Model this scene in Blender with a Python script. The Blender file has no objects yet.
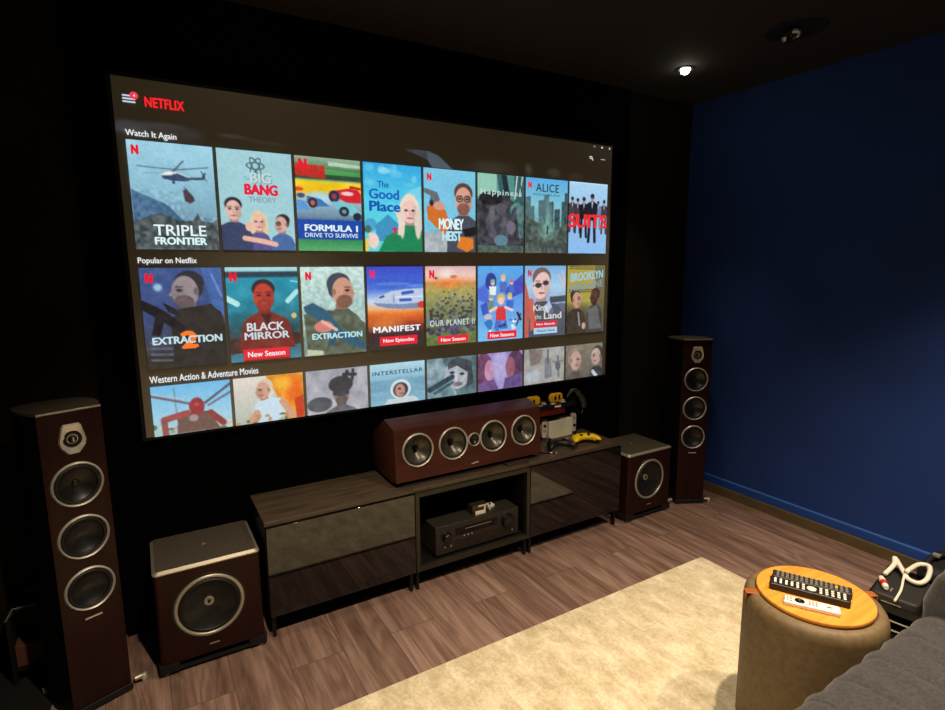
import bpy, bmesh, math, random
import numpy as np
from mathutils import Vector, Matrix
PI = math.pi
random.seed(7)
RS = np.random.RandomState(11)
scn = bpy.context.scene
COL = scn.collection

# ------------------------------------------------------------------ helpers
def lin(c):
    return tuple((x/12.92 if x <= .04045 else ((x+.055)/1.055)**2.4) for x in c)
def rgb(r, g, b): return lin((r/255, g/255, b/255))

def mat(name, col, rough=.5, metal=0., ior=1.45, emit=None, es=1., coat=0.):
    m = bpy.data.materials.new(name); m.use_nodes = True
    b = m.node_tree.nodes['Principled BSDF']
    b.inputs['Base Color'].default_value = (*col, 1)
    b.inputs['Roughness'].default_value = rough
    b.inputs['Metallic'].default_value = metal
    b.inputs['IOR'].default_value = ior
    b.inputs['Coat Weight'].default_value = coat
    if emit:
        b.inputs['Emission Color'].default_value = (*emit, 1)
        b.inputs['Emission Strength'].default_value = es
    return m
def nodes(m): return m.node_tree.nodes, m.node_tree.links, m.node_tree.nodes['Principled BSDF']
def add(n, kind, **kw):
    x = n.new(kind)
    for k, v in kw.items():
        if k in x.inputs: x.inputs[k].default_value = v
        else: setattr(x, k, v)
    return x
def ramp(n, stops):
    r = n.new('ShaderNodeValToRGB'); e = r.color_ramp.elements
    while len(e) < len(stops): e.new(.5)
    for i, (p, c) in enumerate(stops): e[i].position = p; e[i].color = (*c, 1)
    return r
def grain(m, c1, c2, scale=(1, 1, 1), ns=6., detail=6, bump=0., lo=.35, hi=.65, src='Object', dist=0.):
    """mottled / grained colour between c1 and c2, optional bump"""
    n, l, b = nodes(m)
    tc = n.new('ShaderNodeTexCoord'); mp = n.new('ShaderNodeMapping'); mp.inputs['Scale'].default_value = scale
    nz = add(n, 'ShaderNodeTexNoise', Scale=ns, Detail=detail, Distortion=dist)
    r = ramp(n, [(lo, c1), (hi, c2)])
    l.new(tc.outputs[src], mp.inputs[0]); l.new(mp.outputs[0], nz.inputs['Vector'])
    l.new(nz.outputs['Fac'], r.inputs[0]); l.new(r.outputs[0], b.inputs['Base Color'])
    if bump:
        bp = add(n, 'ShaderNodeBump', Strength=bump, Distance=.002)
        l.new(nz.outputs['Fac'], bp.inputs['Height']); l.new(bp.outputs[0], b.inputs['Normal'])
    return m

def tag(o, label=None, cat=None, group=None, kind=None):
    if label: o['label'] = label
    if cat: o['category'] = cat
    if group: o['group'] = group
    if kind: o['kind'] = kind
    return o
def empty(name, loc, rz=0., **kw):
    o = bpy.data.objects.new(name, None); COL.objects.link(o)
    o.location = loc; o.rotation_euler = (0, 0, rz); o.empty_display_size = .1
    return tag(o, **kw)
def obj(name, bm, m, parent=None, smooth=False, loc=None, rot=None, bevel=0., seg=2, auto=None):
    if isinstance(bm, bmesh.types.BMesh):
        me = bpy.data.meshes.new(name)
        bmesh.ops.recalc_face_normals(bm, faces=bm.faces[:])
        bm.to_mesh(me); bm.free()
    else: me = bm
    if isinstance(m, (list, tuple)):
        for x in m: me.materials.append(x)
    elif m: me.materials.append(m)
    if smooth:
        for p in me.polygons: p.use_smooth = True
        if auto is not None:
            me.set_sharp_from_angle(angle=math.radians(auto))
    o = bpy.data.objects.new(name, me); COL.objects.link(o)
    if parent: o.parent = parent
    if loc: o.location = loc
    if rot: o.rotation_euler = rot
    if bevel:
        b = o.modifiers.new('bevel', 'BEVEL'); b.width = bevel; b.segments = seg; b.limit_method = 'ANGLE'; b.angle_limit = math.radians(40)
        for p in me.polygons: p.use_smooth = True
        me.set_sharp_from_angle(angle=math.radians(50))
    return o
def B(): return bmesh.new()
def box(bm, x0, x1, y0, y1, z0, z1, mi=0, M=None):
    vs = [bm.verts.new(p) for p in ((x0,y0,z0),(x1,y0,z0),(x1,y1,z0),(x0,y1,z0),(x0,y0,z1),(x1,y0,z1),(x1,y1,z1),(x0,y1,z1))]
    if M: 
        for v in vs: v.co = M @ v.co
    for f in ((0,3,2,1),(4,5,6,7),(0,1,5,4),(1,2,6,5),(2,3,7,6),(3,0,4,7)):
        bm.faces.new([vs[i] for i in f]).material_index = mi
    return bm
def prism(bm, poly, a, b, axis='z', mi=0, tops=None):
    """extrude a 2-D polygon from a to b along an axis; tops: optional per-vertex end value"""
    def P(p, t):
        if axis == 'z': return (p[0], p[1], t)
        if axis == 'y': return (p[0], t, p[1])
        return (t, p[0], p[1])
    lo = [bm.verts.new(P(p, a)) for p in poly]
    hi = [bm.verts.new(P(p, b if tops is None else tops[i])) for i, p in enumerate(poly)]
    n = len(poly)
    bm.faces.new(lo[::-1]).material_index = mi; bm.faces.new(hi).material_index = mi
    for i in range(n):
        bm.faces.new((lo[i], lo[(i+1) % n], hi[(i+1) % n], hi[i])).material_index = mi
    return bm
def lathe(bm, prof, seg=48, axis='y', c=(0, 0, 0), mi=0, M=None):
    """prof: (radius, distance) ; distance goes along -y (towards the room) or +z"""
    rings = []
    for r, d in prof:
        ring = []
        for i in range(1 if r < 1e-6 else seg):
            a = 2*PI*i/seg
            if axis == 'y': p = Vector((c[0]+r*math.cos(a), c[1]-d, c[2]+r*math.sin(a)))
            else: p = Vector((c[0]+r*math.cos(a), c[1]+r*math.sin(a), c[2]+d))
            if M: p = M @ p
            ring.append(bm.verts.new(p))
        rings.append(ring)
    for A, Bq in zip(rings, rings[1:]):
        for i in range(seg):
            j = (i+1) % seg
            a0, a1 = A[i % len(A)], A[j % len(A)]; b0, b1 = Bq[i % len(Bq)], Bq[j % len(Bq)]
            vs = []
            for v in (a0, a1, b1, b0):
                if v not in vs: vs.append(v)
            if len(vs) > 2: bm.faces.new(vs).material_index = mi
    return bm
def tube(bm, pts, r, seg=8, mi=0, cap=True):
    pts = [Vector(p) for p in pts]; prev = None; rings = []
    rr = r if isinstance(r, (list, tuple)) else [r]*len(pts)
    up = Vector((0, 0, 1))
    for i, p in enumerate(pts):
        d = (pts[min(i+1, len(pts)-1)] - pts[max(i-1, 0)]).normalized()
        if prev is None:
            a = d.cross(up)
            if a.length < .1: a = d.cross(Vector((1, 0, 0)))
        else: a = prev - d*prev.dot(d)
        a.normalize(); prev = a; b = d.cross(a)
        rings.append([bm.verts.new(p + (a*math.cos(2*PI*k/seg) + b*math.sin(2*PI*k/seg))*rr[i]) for k in range(seg)])
    for A, Bq in zip(rings, rings[1:]):
        for k in range(seg): bm.faces.new((A[k], A[(k+1) % seg], Bq[(k+1) % seg], Bq[k])).material_index = mi
    if cap:
        bm.faces.new(rings[0][::-1]).material_index = mi; bm.faces.new(rings[-1]).material_index = mi
    return bm
def spline(pts, n=8):
    P = [Vector(p) for p in pts]; out = []
    for i in range(len(P)-1):
        p0, p1, p2, p3 = P[max(i-1, 0)], P[i], P[i+1], P[min(i+2, len(P)-1)]
        for k in range(n):
            t = k/n
            out.append(.5*((2*p1)+(p2-p0)*t+(2*p0-5*p1+4*p2-p3)*t*t+(3*p1-p0-3*p2+p3)*t**3))
    out.append(P[-1]); return out
def rrect(x0, x1, y0, y1, r, n=5):
    out = []
    for cx, cy, a0 in ((x1-r, y1-r, 0), (x0+r, y1-r, 90), (x0+r, y0+r, 180), (x1-r, y0+r, 270)):
        for k in range(n+1):
            a = math.radians(a0+90*k/n); out.append((cx+r*math.cos(a), cy+r*math.sin(a)))
    return out

# ------------------------------------------------------------------ camera (solved from the photograph)
CAM = (0.01322, -2.28655, 1.39498); YAW, PITCH, ROLL, F = 0.539914, -0.158138, -0.005092, 557.2
cy_, sy_, cp_, sp_ = math.cos(YAW), math.sin(YAW), math.cos(PITCH), math.sin(PITCH)
fw = Vector((sy_*cp_, cy_*cp_, sp_)); r0 = Vector((cy_, -sy_, 0)); u0 = r0.cross(fw)
cr, sr = math.cos(ROLL), math.sin(ROLL)
rt = cr*r0 + sr*u0; up = -sr*r0 + cr*u0
cd = bpy.data.cameras.new('camera'); cam = bpy.data.objects.new('camera', cd); COL.objects.link(cam)
cd.sensor_width = 36; cd.lens = F*36/945; cd.clip_start = .02
cam.matrix_world = Matrix(((rt.x, up.x, -fw.x, CAM[0]), (rt.y, up.y, -fw.y, CAM[1]), (rt.z, up.z, -fw.z, CAM[2]), (0, 0, 0, 1)))
scn.camera = cam

# ------------------------------------------------------------------ room
H = 2.35; XR = 2.987; YF = .075; XL = -1.5; YB = -3.9
PANX0, PANX1 = -.125, 2.447
wall_black = grain(mat('front_wall_paint', rgb(12, 10, 7), .95), rgb(32, 27, 17), rgb(27, 23, 14), ns=3)
wall_dark = grain(mat('dark_wall_paint', rgb(34, 28, 20), .9), rgb(34, 28, 20), rgb(30, 25, 18), ns=3)
panel_m = grain(mat('black_fabric', rgb(3, 3, 3), .98), rgb(4, 4, 4), rgb(2, 2, 2), ns=200, bump=.1)
blue_m = grain(mat('blue_paint', rgb(24, 66, 142), .75), rgb(17, 49, 112), rgb(20, 54, 120), ns=2.5, detail=3)
blue_trim_m = mat('blue_gloss_trim', rgb(24, 66, 140), .35)
ceil_m = grain(mat('dark_ceiling_paint', rgb(36, 31, 23), .9), rgb(38, 32, 24), rgb(34, 29, 22), ns=3)
base_m = grain(mat('brown_skirting', rgb(96, 80, 52), .5), rgb(96, 80, 52), rgb(84, 70, 46), ns=8)

for _m in (panel_m, wall_black): _m.node_tree.nodes['Principled BSDF'].inputs['Specular IOR Level'].default_value = .05
def struct(name, bm, m, **kw):
    o = obj(name, bm, m, **kw); o['kind'] = 'structure'; return o

# floor : laminate planks running towards the screen wall
fm = bpy.data.materials.new('laminate_planks'); fm.use_nodes = True
n, l, b = nodes(fm)
tc = n.new('ShaderNodeTexCoord')
sw = n.new('ShaderNodeSeparateXYZ'); l.new(tc.outputs['Object'], sw.inputs[0])
cb = n.new('ShaderNodeCombineXYZ'); l.new(sw.outputs['Y'], cb.inputs['X']); l.new(sw.outputs['X'], cb.inputs['Y'])
br = add(n, 'ShaderNodeTexBrick', Scale=1.0)
br.offset = .37; br.offset_frequency = 2
for k, v in (('Brick Width', 1.22), ('Row Height', .185), ('Mortar Size', .0016), ('Mortar Smooth', .2), ('Bias', 0.)): br.inputs[k].default_value = v
br.inputs['Color1'].default_value = (.25, .25, .25, 1); br.inputs['Color2'].default_value = (.75, .75, .75, 1); br.inputs['Mortar'].default_value = (0, 0, 0, 1)
l.new(cb.outputs[0], br.inputs['Vector'])
# plank id noise offset
sc_ = add(n, 'ShaderNodeVectorMath', operation='SCALE'); sc_.inputs['Scale'].default_value = 7.
l.new(br.outputs['Color'], sc_.inputs[0])
ad = add(n, 'ShaderNodeVectorMath', operation='ADD'); l.new(tc.outputs['Object'], ad.inputs[0]); l.new(sc_.outputs[0], ad.inputs[1])
mp = n.new('ShaderNodeMapping'); mp.inputs['Scale'].default_value = (16, 1.1, 1); l.new(ad.outputs[0], mp.inputs[0])
n1 = add(n, 'ShaderNodeTexNoise', Scale=1.5, Detail=12, Roughness=.68, Distortion=.4); l.new(mp.outputs[0], n1.inputs['Vector'])
mp2 = n.new('ShaderNodeMapping'); mp2.inputs['Scale'].default_value = (60, 1.6, 1); l.new(ad.outputs[0], mp2.inputs[0])
n2 = add(n, 'ShaderNodeTexNoise', Scale=2.4, Detail=5, Roughness=.7); l.new(mp2.outputs[0], n2.inputs['Vector'])
# cathedral rings
mp3 = n.new('ShaderNodeMapping'); mp3.inputs['Scale'].default_value = (5.5, .75, 1); l.new(ad.outputs[0], mp3.inputs[0])
n3 = add(n, 'ShaderNodeTexNoise', Scale=1.3, Detail=1.5, Distortion=.6); l.new(mp3.outputs[0], n3.inputs['Vector'])
mm = add(n, 'ShaderNodeMath', operation='MULTIPLY'); mm.inputs[1].default_value = 62.; l.new(n3.outputs['Fac'], mm.inputs[0])
sn = add(n, 'ShaderNodeMath', operation='SINE'); l.new(mm.outputs[0], sn.inputs[0])
a1 = add(n, 'ShaderNodeMath', operation='MULTIPLY_ADD'); a1.inputs[1].default_value = .05; l.new(sn.outputs[0], a1.inputs[0]); l.new(n1.outputs['Fac'], a1.inputs[2])
a2 = add(n, 'ShaderNodeMath', operation='MULTIPLY_ADD'); a2.inputs[1].default_value = .35; l.new(n2.outputs['Fac'], a2.inputs[0]); l.new(a1.outputs[0], a2.inputs[2])
sb_ = n.new('ShaderNodeSeparateColor'); l.new(br.outputs['Color'], sb_.inputs[0])
a3 = add(n, 'ShaderNodeMath', operation='MULTIPLY_ADD'); a3.inputs[1].default_value = .22; l.new(sb_.outputs[0], a3.inputs[0]); l.new(a2.outputs[0], a3.inputs[2])
rp = ramp(n, [(.46, rgb(70, 51, 43)), (.74, rgb(112, 87, 76)), (1.02, rgb(150, 123, 110))]); l.new(a3.outputs[0], rp.inputs[0])
mx = add(n, 'ShaderNodeMix', data_type='RGBA'); l.new(br.outputs['Fac'], mx.inputs[0]); l.new(rp.outputs[0], mx.inputs[6]); mx.inputs[7].default_value = (*rgb(84, 63, 54), 1)
l.new(mx.outputs[2], b.inputs['Base Color'])
b.inputs['Roughness'].default_value = .42; b.inputs['IOR'].default_value = 1.4
bp = add(n, 'ShaderNodeBump', Strength=.25, Distance=.002); l.new(a2.outputs[0], bp.inputs['Height']); l.new(bp.outputs[0], b.inputs['Normal'])
struct('floor', box(B(), XL, XR, YB, YF, -.05, 0), fm)
struct('ceiling', box(B(), XL, XR, YB, YF, H, H+.08), ceil_m)
struct('wall_front', box(B(), XL, XR, YF, YF+.1, 0, H), wall_black)
struct('wall_right', box(B(), XR, XR+.1, YB, YF+.1, 0, H), blue_m)
struct('wall_left', box(B(), XL-.1, XL, YB, YF+.1, 0, H), wall_dark)
struct('wall_back', box(B(), XL, XR, YB-.1, YB, 0, H), wall_dark)
struct('trim_1', box(B(), PANX0, PANX1, YF-.02, YF, 0.0, H), panel_m)
# brown skirting with a blue moulding above it on the blue wall
struct('baseboard_right', prism(B(), [(XR, 0), (XR-.016, 0), (XR-.016, .052), (XR-.012, .06), (XR, .06)], YB, YF, 'y'), base_m)
bm = B()
poly = [(XR, .0605), (XR-.014, .0605), (XR-.014, .098), (XR-.010, .104), (XR, .108)]
prism(bm, poly, YB, YF, 'y')
prism(bm, [(XR-.0095, .1035), (XR-.0125, .1035), (XR-.0125, .1062), (XR-.0095, .1062)], YB, YF, 'y', mi=1)
struct('trim_2', bm, [blue_trim_m, mat('blue_trim_highlight', rgb(96, 134, 190), .3)])  # paler bead paints the highlight along the moulding's top edge

# ------------------------------------------------------------------ shared materials
wood_red = grain(mat('dark_red_wood', rgb(34, 13, 9), .42), rgb(32, 12, 8), rgb(44, 17, 12), scale=(12, 12, 1.2), ns=3, lo=.3, hi=.7)
wood_ctr_lit = grain(mat('dark_red_wood_lit', rgb(86, 44, 32), .42), rgb(58, 29, 21), rgb(74, 38, 28), scale=(1.2, 12, 12), ns=3, lo=.3, hi=.7)  # same speaker wood, paler to paint the stronger light on the centre
leather = grain(mat('black_leather', rgb(26, 24, 22), .42), rgb(30, 28, 25), rgb(20, 19, 17), ns=160, bump=.25)
side_black = grain(mat('black_lacquered_side', rgb(8, 8, 8), .5), rgb(9, 8, 8), rgb(6, 6, 6), ns=30)
top_lea = grain(mat('grey_brown_leather_top', rgb(74, 68, 58), .42), rgb(80, 74, 62), rgb(64, 58, 50), ns=140, bump=.2)
silver = mat('brushed_silver', rgb(214, 208, 196), .42, .55)
silver2 = mat('satin_silver', rgb(176, 168, 150), .4, .6)
dark_metal = mat('dark_metal', rgb(60, 58, 54), .35, .9)
rubber = mat('black_rubber', rgb(14, 14, 14), .55)
cone_m = grain(mat('black_cone', rgb(26, 25, 24), .35), rgb(30, 29, 27), rgb(20, 20, 19), ns=60)
cone_g = grain(mat('grey_cone', rgb(74, 70, 60), .3, .35), rgb(80, 76, 66), rgb(64, 60, 52), ns=60)
blk = mat('black_plastic', rgb(15, 15, 15), .35)
blk_matte = mat('matt_black', rgb(9, 9, 9), .7)
white_m = mat('white_plastic', rgb(225, 218, 205), .4)

for _m in (wood_red, wood_ctr_lit): _m.node_tree.nodes['Principled BSDF'].inputs['Specular IOR Level'].default_value = .22
side_black.node_tree.nodes['Principled BSDF'].inputs['Specular IOR Level'].default_value = .2
# ------------------------------------------------------------------ drivers
def cut(o, holes, y=0., depth=.2, tilt=0.):
    """open round holes (x, z, radius) through the front of o"""
    bm = B()
    for x, z, r in holes:
        M = Matrix.Translation((x, y, z)) @ Matrix.Rotation(tilt, 4, 'X')
        lathe(bm, [(0, .05), (r, .05), (r, -depth), (0, -depth)], 48, M=M)
    bmesh.ops.recalc_face_normals(bm, faces=bm.faces[:])
    me = bpy.data.meshes.new('hole'); bm.to_mesh(me); bm.free()
    h = bpy.data.objects.new('hole', me); COL.objects.link(h)
    old = o.matrix_basis.copy(); par = o.parent; o.parent = None
    md = o.modifiers.new('cut', 'BOOLEAN'); md.object = h; md.operation = 'DIFFERENCE'; md.solver = 'EXACT'
    dg = bpy.context.evaluated_depsgraph_get(); dg.update()
    nm = bpy.data.meshes.new_from_object(o.evaluated_get(dg)); o.modifiers.clear(); o.data = nm
    o.parent = par; o.matrix_basis = old
    nm.set_sharp_from_angle(angle=math.radians(35))
    bpy.data.objects.remove(h); bpy.data.meshes.remove(me)
    return o
def driver(name, parent, x, y, z, R, cone=None, phase=False, cap=True, ring=None, tilt=0., surround=.16, ringw=.1):
    """a loudspeaker unit: ring (the mesh itself) with cone, surround and centre cap as children"""
    o = obj(name, lathe(B(), [(R*(1-ringw)*.985, -.004), (R*(1-ringw), .0035), (R*(1-ringw*.5), .006), (R, .003), (R*1.01, 0), (R*1.01, -.004)], 64), ring or silver, parent, True,
            loc=(x, y, z), rot=(tilt, 0, 0), auto=60)
    ri = R*(1-ringw)
    obj('surround', lathe(B(), [(ri, .0006), (ri*.97, .001), (ri*.93, .004), (ri*(1-surround*.55), .0055), (ri*(1-surround*.9), .003), (ri*(1-surround), -.002), (ri*(1-surround), -.006)], 64), rubber, o, True)
    rc = ri*(1-surround)
    dpt = R*.26 if not phase else R*.42
    prof = [(rc, -.0018)] + [(rc*(1-t)+rc*.2*t, -.0018-dpt*(t**.8)) for t in (.2, .4, .6, .8, 1.)] + ([] if phase else [(0, -.0018-dpt)])
    if phase: prof += [(rc*.2, -.0018-dpt-.003), (0, -.0018-dpt-.003)]
    obj('cone', lathe(B(), prof, 64), cone or cone_m, o, True)
    if phase:
        c0 = -.0018-dpt
        obj('phase_plug', lathe(B(), [(rc*.17, c0-.002), (rc*.17, c0+.006), (rc*.12, c0+.016), (rc*.05, c0+.022), (0, c0+.024)], 32), dark_metal, o, True)
    elif cap:
        c0 = -.0018-dpt
        obj('dust_cap', lathe(B(), [(rc*.22, c0), (rc*.21, c0+.003), (rc*.13, c0+.0065), (rc*.11, c0+.006), (0, c0+.0085)], 32), dark_metal, o, True)
    return o
def hole_front(bm): return bm

# ------------------------------------------------------------------ tower loudspeakers
def TB(t, nm):
    return [o for o in t.children if o.name.split('.')[0] == nm][0]
def make_tower(loc, rz, label):
    t = empty('tower_speaker', loc, rz, label=label, cat='loudspeaker')
    hb = .028
    def plan(s=1.): # half outline from the front corner round to the rear
        pts = [(.079, .006), (.086, .022), (.095, .055), (.102, .095), (.104, .13), (.099, .17), (.088, .205), (.070, .23), (.045, .245)]
        pts = [(x*s, y) for x, y in pts]
        return pts + [(-x, y) for x, y in pts[::-1]]
    pl = plan()
    obj('body', prism(B(), pl, hb, .95, 'z', tops=[.9725-.012*(y/.245)**1.3 for x, y in pl]), side_black, t, True, auto=30)
    cut(TB(t, 'body'), [(0, z, .066) for z in (.75, .581, .410)], depth=.045)
    bm = prism(B(), [(-.0825, 0.0), (.0825, 0.0), (.0805, .0065), (-.0805, .0065)], hb, .976, 'z')
    obj('baffle', bm, wood_red, t, bevel=.0015)
    cut(TB(t, 'baffle'), [(0, z, .066) for z in (.75, .581, .410)], depth=.045)
    tl = [(x*1.02, y) for x, y in pl]; tl = [(.083, -.002)] + tl + [(-.083, -.002)]
    zt = [.9765-.012*(max(y, 0)/.245)**1.3 for x, y in tl]
    bm = B()
    lo = [bm.verts.new((x, y, z-.002)) for (x, y), z in zip(tl, zt)]; hi = [bm.verts.new((x*.985, y*.99+.001, z+.007)) for (x, y), z in zip(tl, zt)]
    bm.faces.new(lo[::-1]); bm.faces.new(hi); N = len(tl)
    for i in range(N): bm.faces.new((lo[i], lo[(i+1) % N], hi[(i+1) % N], hi[i]))
    obj('top_panel', bm, top_lea, t)
    obj('top_edge', box(B(), -.082, .082, -.0045, -.001, .9765, .982), silver2, t, bevel=.001)
    # faceted tweeter plate
    tw = B()
    outer = [(-.020, .047), (.020, .047), (.026, .040), (.036, -.006), (.033, -.022), (.014, -.046), (-.014, -.046), (-.033, -.022), (-.036, -.006), (-.026, .040)]
    inner = [(.021*math.cos(a), .021*math.sin(a)) for a in [math.atan2(q[1], q[0]) for q in outer]]
    vo = [tw.verts.new((x, 0, z)) for x, z in outer]; vm = [tw.verts.new((x*.93, -.006, z*.93)) for x, z in outer]; vi = [tw.verts.new((x, -.001, z)) for x, z in inner]
    K = len(outer)
    for i in range(K):
        j = (i+1) % K
        tw.faces.new((vo[i], vo[j], vm[j], vm[i])); tw.faces.new((vm[i], vm[j], vi[j], vi[i]))
    tw.faces.new(vi)
    tp = obj('tweeter', tw, silver, t, loc=(0, -.0005, .892))
    obj('waveguide', lathe(B(), [(.0265, .001), (.024, .0035), (.017, .0015), (.012, .0005)], 40), blk, tp, True)
    obj('dome', lathe(B(), [(.0125, .0005), (.011, .005), (.006, .0085), (0, .0095)], 32), blk, tp, True)
    obj('phase_bar', box(B(), -.0018, .0018, -.012, -.0095, -.006, .006), silver, tp)
    for z in (.75, .581, .410): driver('woofer', t, 0, -.0006, z, .069, cap=(z > .7), surround=.2, ringw=.095)
    obj('nameplate', box(B(), -.023, .023, -.002, .0004, .312, .3165), silver, t)
    pb = [(x*1.0, y) for x, y in plan(.99)]; pb = [(.086, -.004)] + pb + [(-.086, -.004)]
    obj('plinth', prism(B(), pb, .006, .0275, 'z'), blk_matte, t, bevel=.002)
    for sx in (-1, 1):
        for yy in (.018, .205):
            w = .098 if yy < .1 else .075
            f = B(); tube(f, [(sx*w, yy, .021), (sx*(w+.028), yy-.004, .021)], .0085, 12)
            fo = obj('foot', f, silver2, t, True, auto=40)
            obj('spike', lathe(B(), [(.0, 0.0), (.006, .001), (.007, .005), (.005, .010), (.010, .011), (.010, .026), (.007, .028), (0, .028)], 24, 'z', c=(sx*(w+.026), yy-.004, 0)), silver, fo, True, auto=40)
    bp_ = obj('terminal', box(B(), -.035, .035, .243, .253, .12, .22), blk, t)
    return t
make_tower((-.188, -.297, 0), math.radians(21), 'tall dark red floor loudspeaker left of the black television cabinets, nearest the camera')
make_tower((2.711, -.268, 0), math.radians(-28), 'tall dark red floor loudspeaker in the far corner by the blue wall')

# ------------------------------------------------------------------ subwoofers
def make_sub(loc, label):
    t = empty('subwoofer', loc, 0, label=label, cat='subwoofer')   # origin: floor, middle of the front
    w, d = .170, .285
    obj('cabinet', prism(B(), rrect(-w, w, 0, d, .012), .042, .372, 'z'), wood_red, t, True, auto=35)
    cut(TB(t, 'cabinet'), [(-.005, .221, .108)], depth=.08)
    bm = B()
    lo = rrect(-w-.001, w+.001, -.001, d+.001, .014); hi = rrect(-w+.009, w-.009, .009, d-.009, .010)
    a = [bm.verts.new((x, y, .3722)) for x, y in lo]; c = [bm.verts.new((x, y, .376)) for x, y in lo]; e = [bm.verts.new((x, y, .384)) for x, y in hi]
    N = len(lo)
    for i in range(N):
        j = (i+1) % N
        bm.faces.new((a[i], a[j], c[j], c[i])).material_index = 1; bm.faces.new((c[i], c[j], e[j], e[i])).material_index = 1
    bm.faces.new(e); bm.faces.new(a[::-1])
    tp = obj('top_panel', bm, [top_lea, silver2], t)
    # small raised triangular mark on the top
    bm = B(); prism(bm, [(-.009, .14), (.009, .14), (.0, .158)], .3841, .3848, 'z')
    obj('top_mark', bm, silver2, tp)
    dr = driver('woofer', t, -.005, -.0008, .221, .113, cap=False, surround=.14, ringw=.1, ring=silver2)
    obj('recess_ring', lathe(B(), [(.1145, -.001), (.1145, .0012), (.121, .0012), (.122, -.001)], 64), blk, dr, True, auto=40)
    # round emblem in the middle of the cone
    obj('centre_badge', lathe(B(), [(.0165, -.034), (.0165, -.026), (.0135, -.0245), (.012, -.0255), (0, -.0255)], 32), silver2, dr, True, auto=40)
    bm = B(); box(bm, -.005, .0048, .0235, .0255, -.006, .006); 
    obj('badge_mark', bm, blk, dr)
    obj('nameplate', box(B(), -.016, .016, -.0018, .0004, .071, .0745), silver2, t)
    for sx in (-1, 1):
        for z in (.065, .352):
            obj('screw', lathe(B(), [(0, .0015), (.003, .0015), (.0035, 0)], 12, c=(sx*.148, 0, z)), dark_metal, t)
    # base frame with a slot and corner feet
    bm = B()
    for sx in (-1, 1): prism(bm, rrect(sx*.145-.032, sx*.145+.032, -.004, d+.004, .008), .012, .0415, 'z')
    box(bm, -.12, .12, .012, d-.01, .03, .0415); box(bm, -.15, .15, .0, d, .012, .018)
    bs = obj('base', bm, blk_matte, t, True, auto=35)
    for sx in (-1, 1):
        for yy in (.02, d-.02):
            obj('foot', lathe(B(), [(0, 0), (.014, 0), (.016, .003), (.014, .012), (0, .012)], 20, 'z', c=(sx*.155, yy, 0)), silver2 if yy < .1 else blk, bs, True, auto=40)
    return t
make_sub((.147, -.262, 0), 'dark red cube subwoofer between the left tall loudspeaker and the long black cabinet')
make_sub((2.378, -.256, 0), 'dark red cube subwoofer right of the cabinets, beside the corner loudspeaker')

# ------------------------------------------------------------------ media cabinets
X0, X1, X2, X3 = .3426, .945, 1.549, 2.1483; CF, CBK, CT, CBT = -.243, .05, .4682, .0923
top_wood = grain(mat('black_brown_top_sheen', rgb(72, 60, 48), .38), rgb(58, 48, 38), rgb(86, 72, 58), scale=(1.5, 14, 14), ns=4, lo=.3, hi=.7, bump=.1)  # black-brown top, paler because its reflection is put into the colour
carc = grain(mat('black_brown_board', rgb(20, 17, 14), .45), rgb(22, 19, 15), rgb(15, 13, 11), scale=(2, 14, 14), ns=4)
frame_m = grain(mat('open_front_frame', rgb(40, 36, 25), .4), rgb(42, 38, 27), rgb(34, 31, 22), scale=(3, 14, 14), ns=5)
gloss = mat('black_glass_door', rgb(4, 4, 4), .04, ior=1.66)
steel_blk = mat('black_steel_leg', rgb(20, 20, 20), .4, .3)
def cabinet(x0, x1, label, door=True):
    t = empty('media_cabinet', (x0, CF, 0), 0, label=label, cat='cabinet')
    w, d = x1-x0-.002, CBK-CF; T = .018
    c = box(B(), 0, T, .006, d, CBT, CT-T); box(c, w-T, w, .006, d, CBT, CT-T); box(c, T, w-T, .006, d, CBT, CBT+T); box(c, T, w-T, d-.008, d, CBT+T, CT-T)
    obj('carcass', c, carc, t)
    obj('top_board', box(B(), -.001, w+.001, -.004, d, CT-T+.0005, CT), top_wood, t, bevel=.0012)
    if door:
        obj('door', box(B(), .001, w-.001, -.018+.003, .0055, CBT+.001, CT-T-.001), gloss, t, bevel=.0015)
    else:
        f = B(); W = .019
        box(f, .001, W, -.015, .0055, CBT+.001, CT-T-.001); box(f, w-W, w-.001, -.015, .0055, CBT+.001, CT-T-.001)
        box(f, W, w-W, -.015, .0055, CBT+.001, CBT+W); box(f, W, w-W, -.015, .0055, CT-T-W, CT-T-.001)
        obj('door_frame', f, frame_m, t)
    # legs: bent flat steel frames
    for sx in (.008, w-.045):
        for yy in (.006, d-.03):
            lg = box(B(), sx+(0 if sx < .1 else .025), sx+(.012 if sx < .1 else .037), yy, yy+.022, 0, CBT-.0005)
            obj('leg', lg, steel_blk, t)
    obj('base_rail', box(B(), .02, w-.02, .09, .11, .05, CBT-.0005), blk_matte, t)
    return t
cabinet(X0, X1, 'black low media cabinet with glossy glass door, next to the left subwoofer')
cabinet(X1, X2, 'open fronted media cabinet holding the black receiver, below the centre speaker', False)
cabinet(X2, X3, 'black low media cabinet with glossy door under the game controllers')

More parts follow.
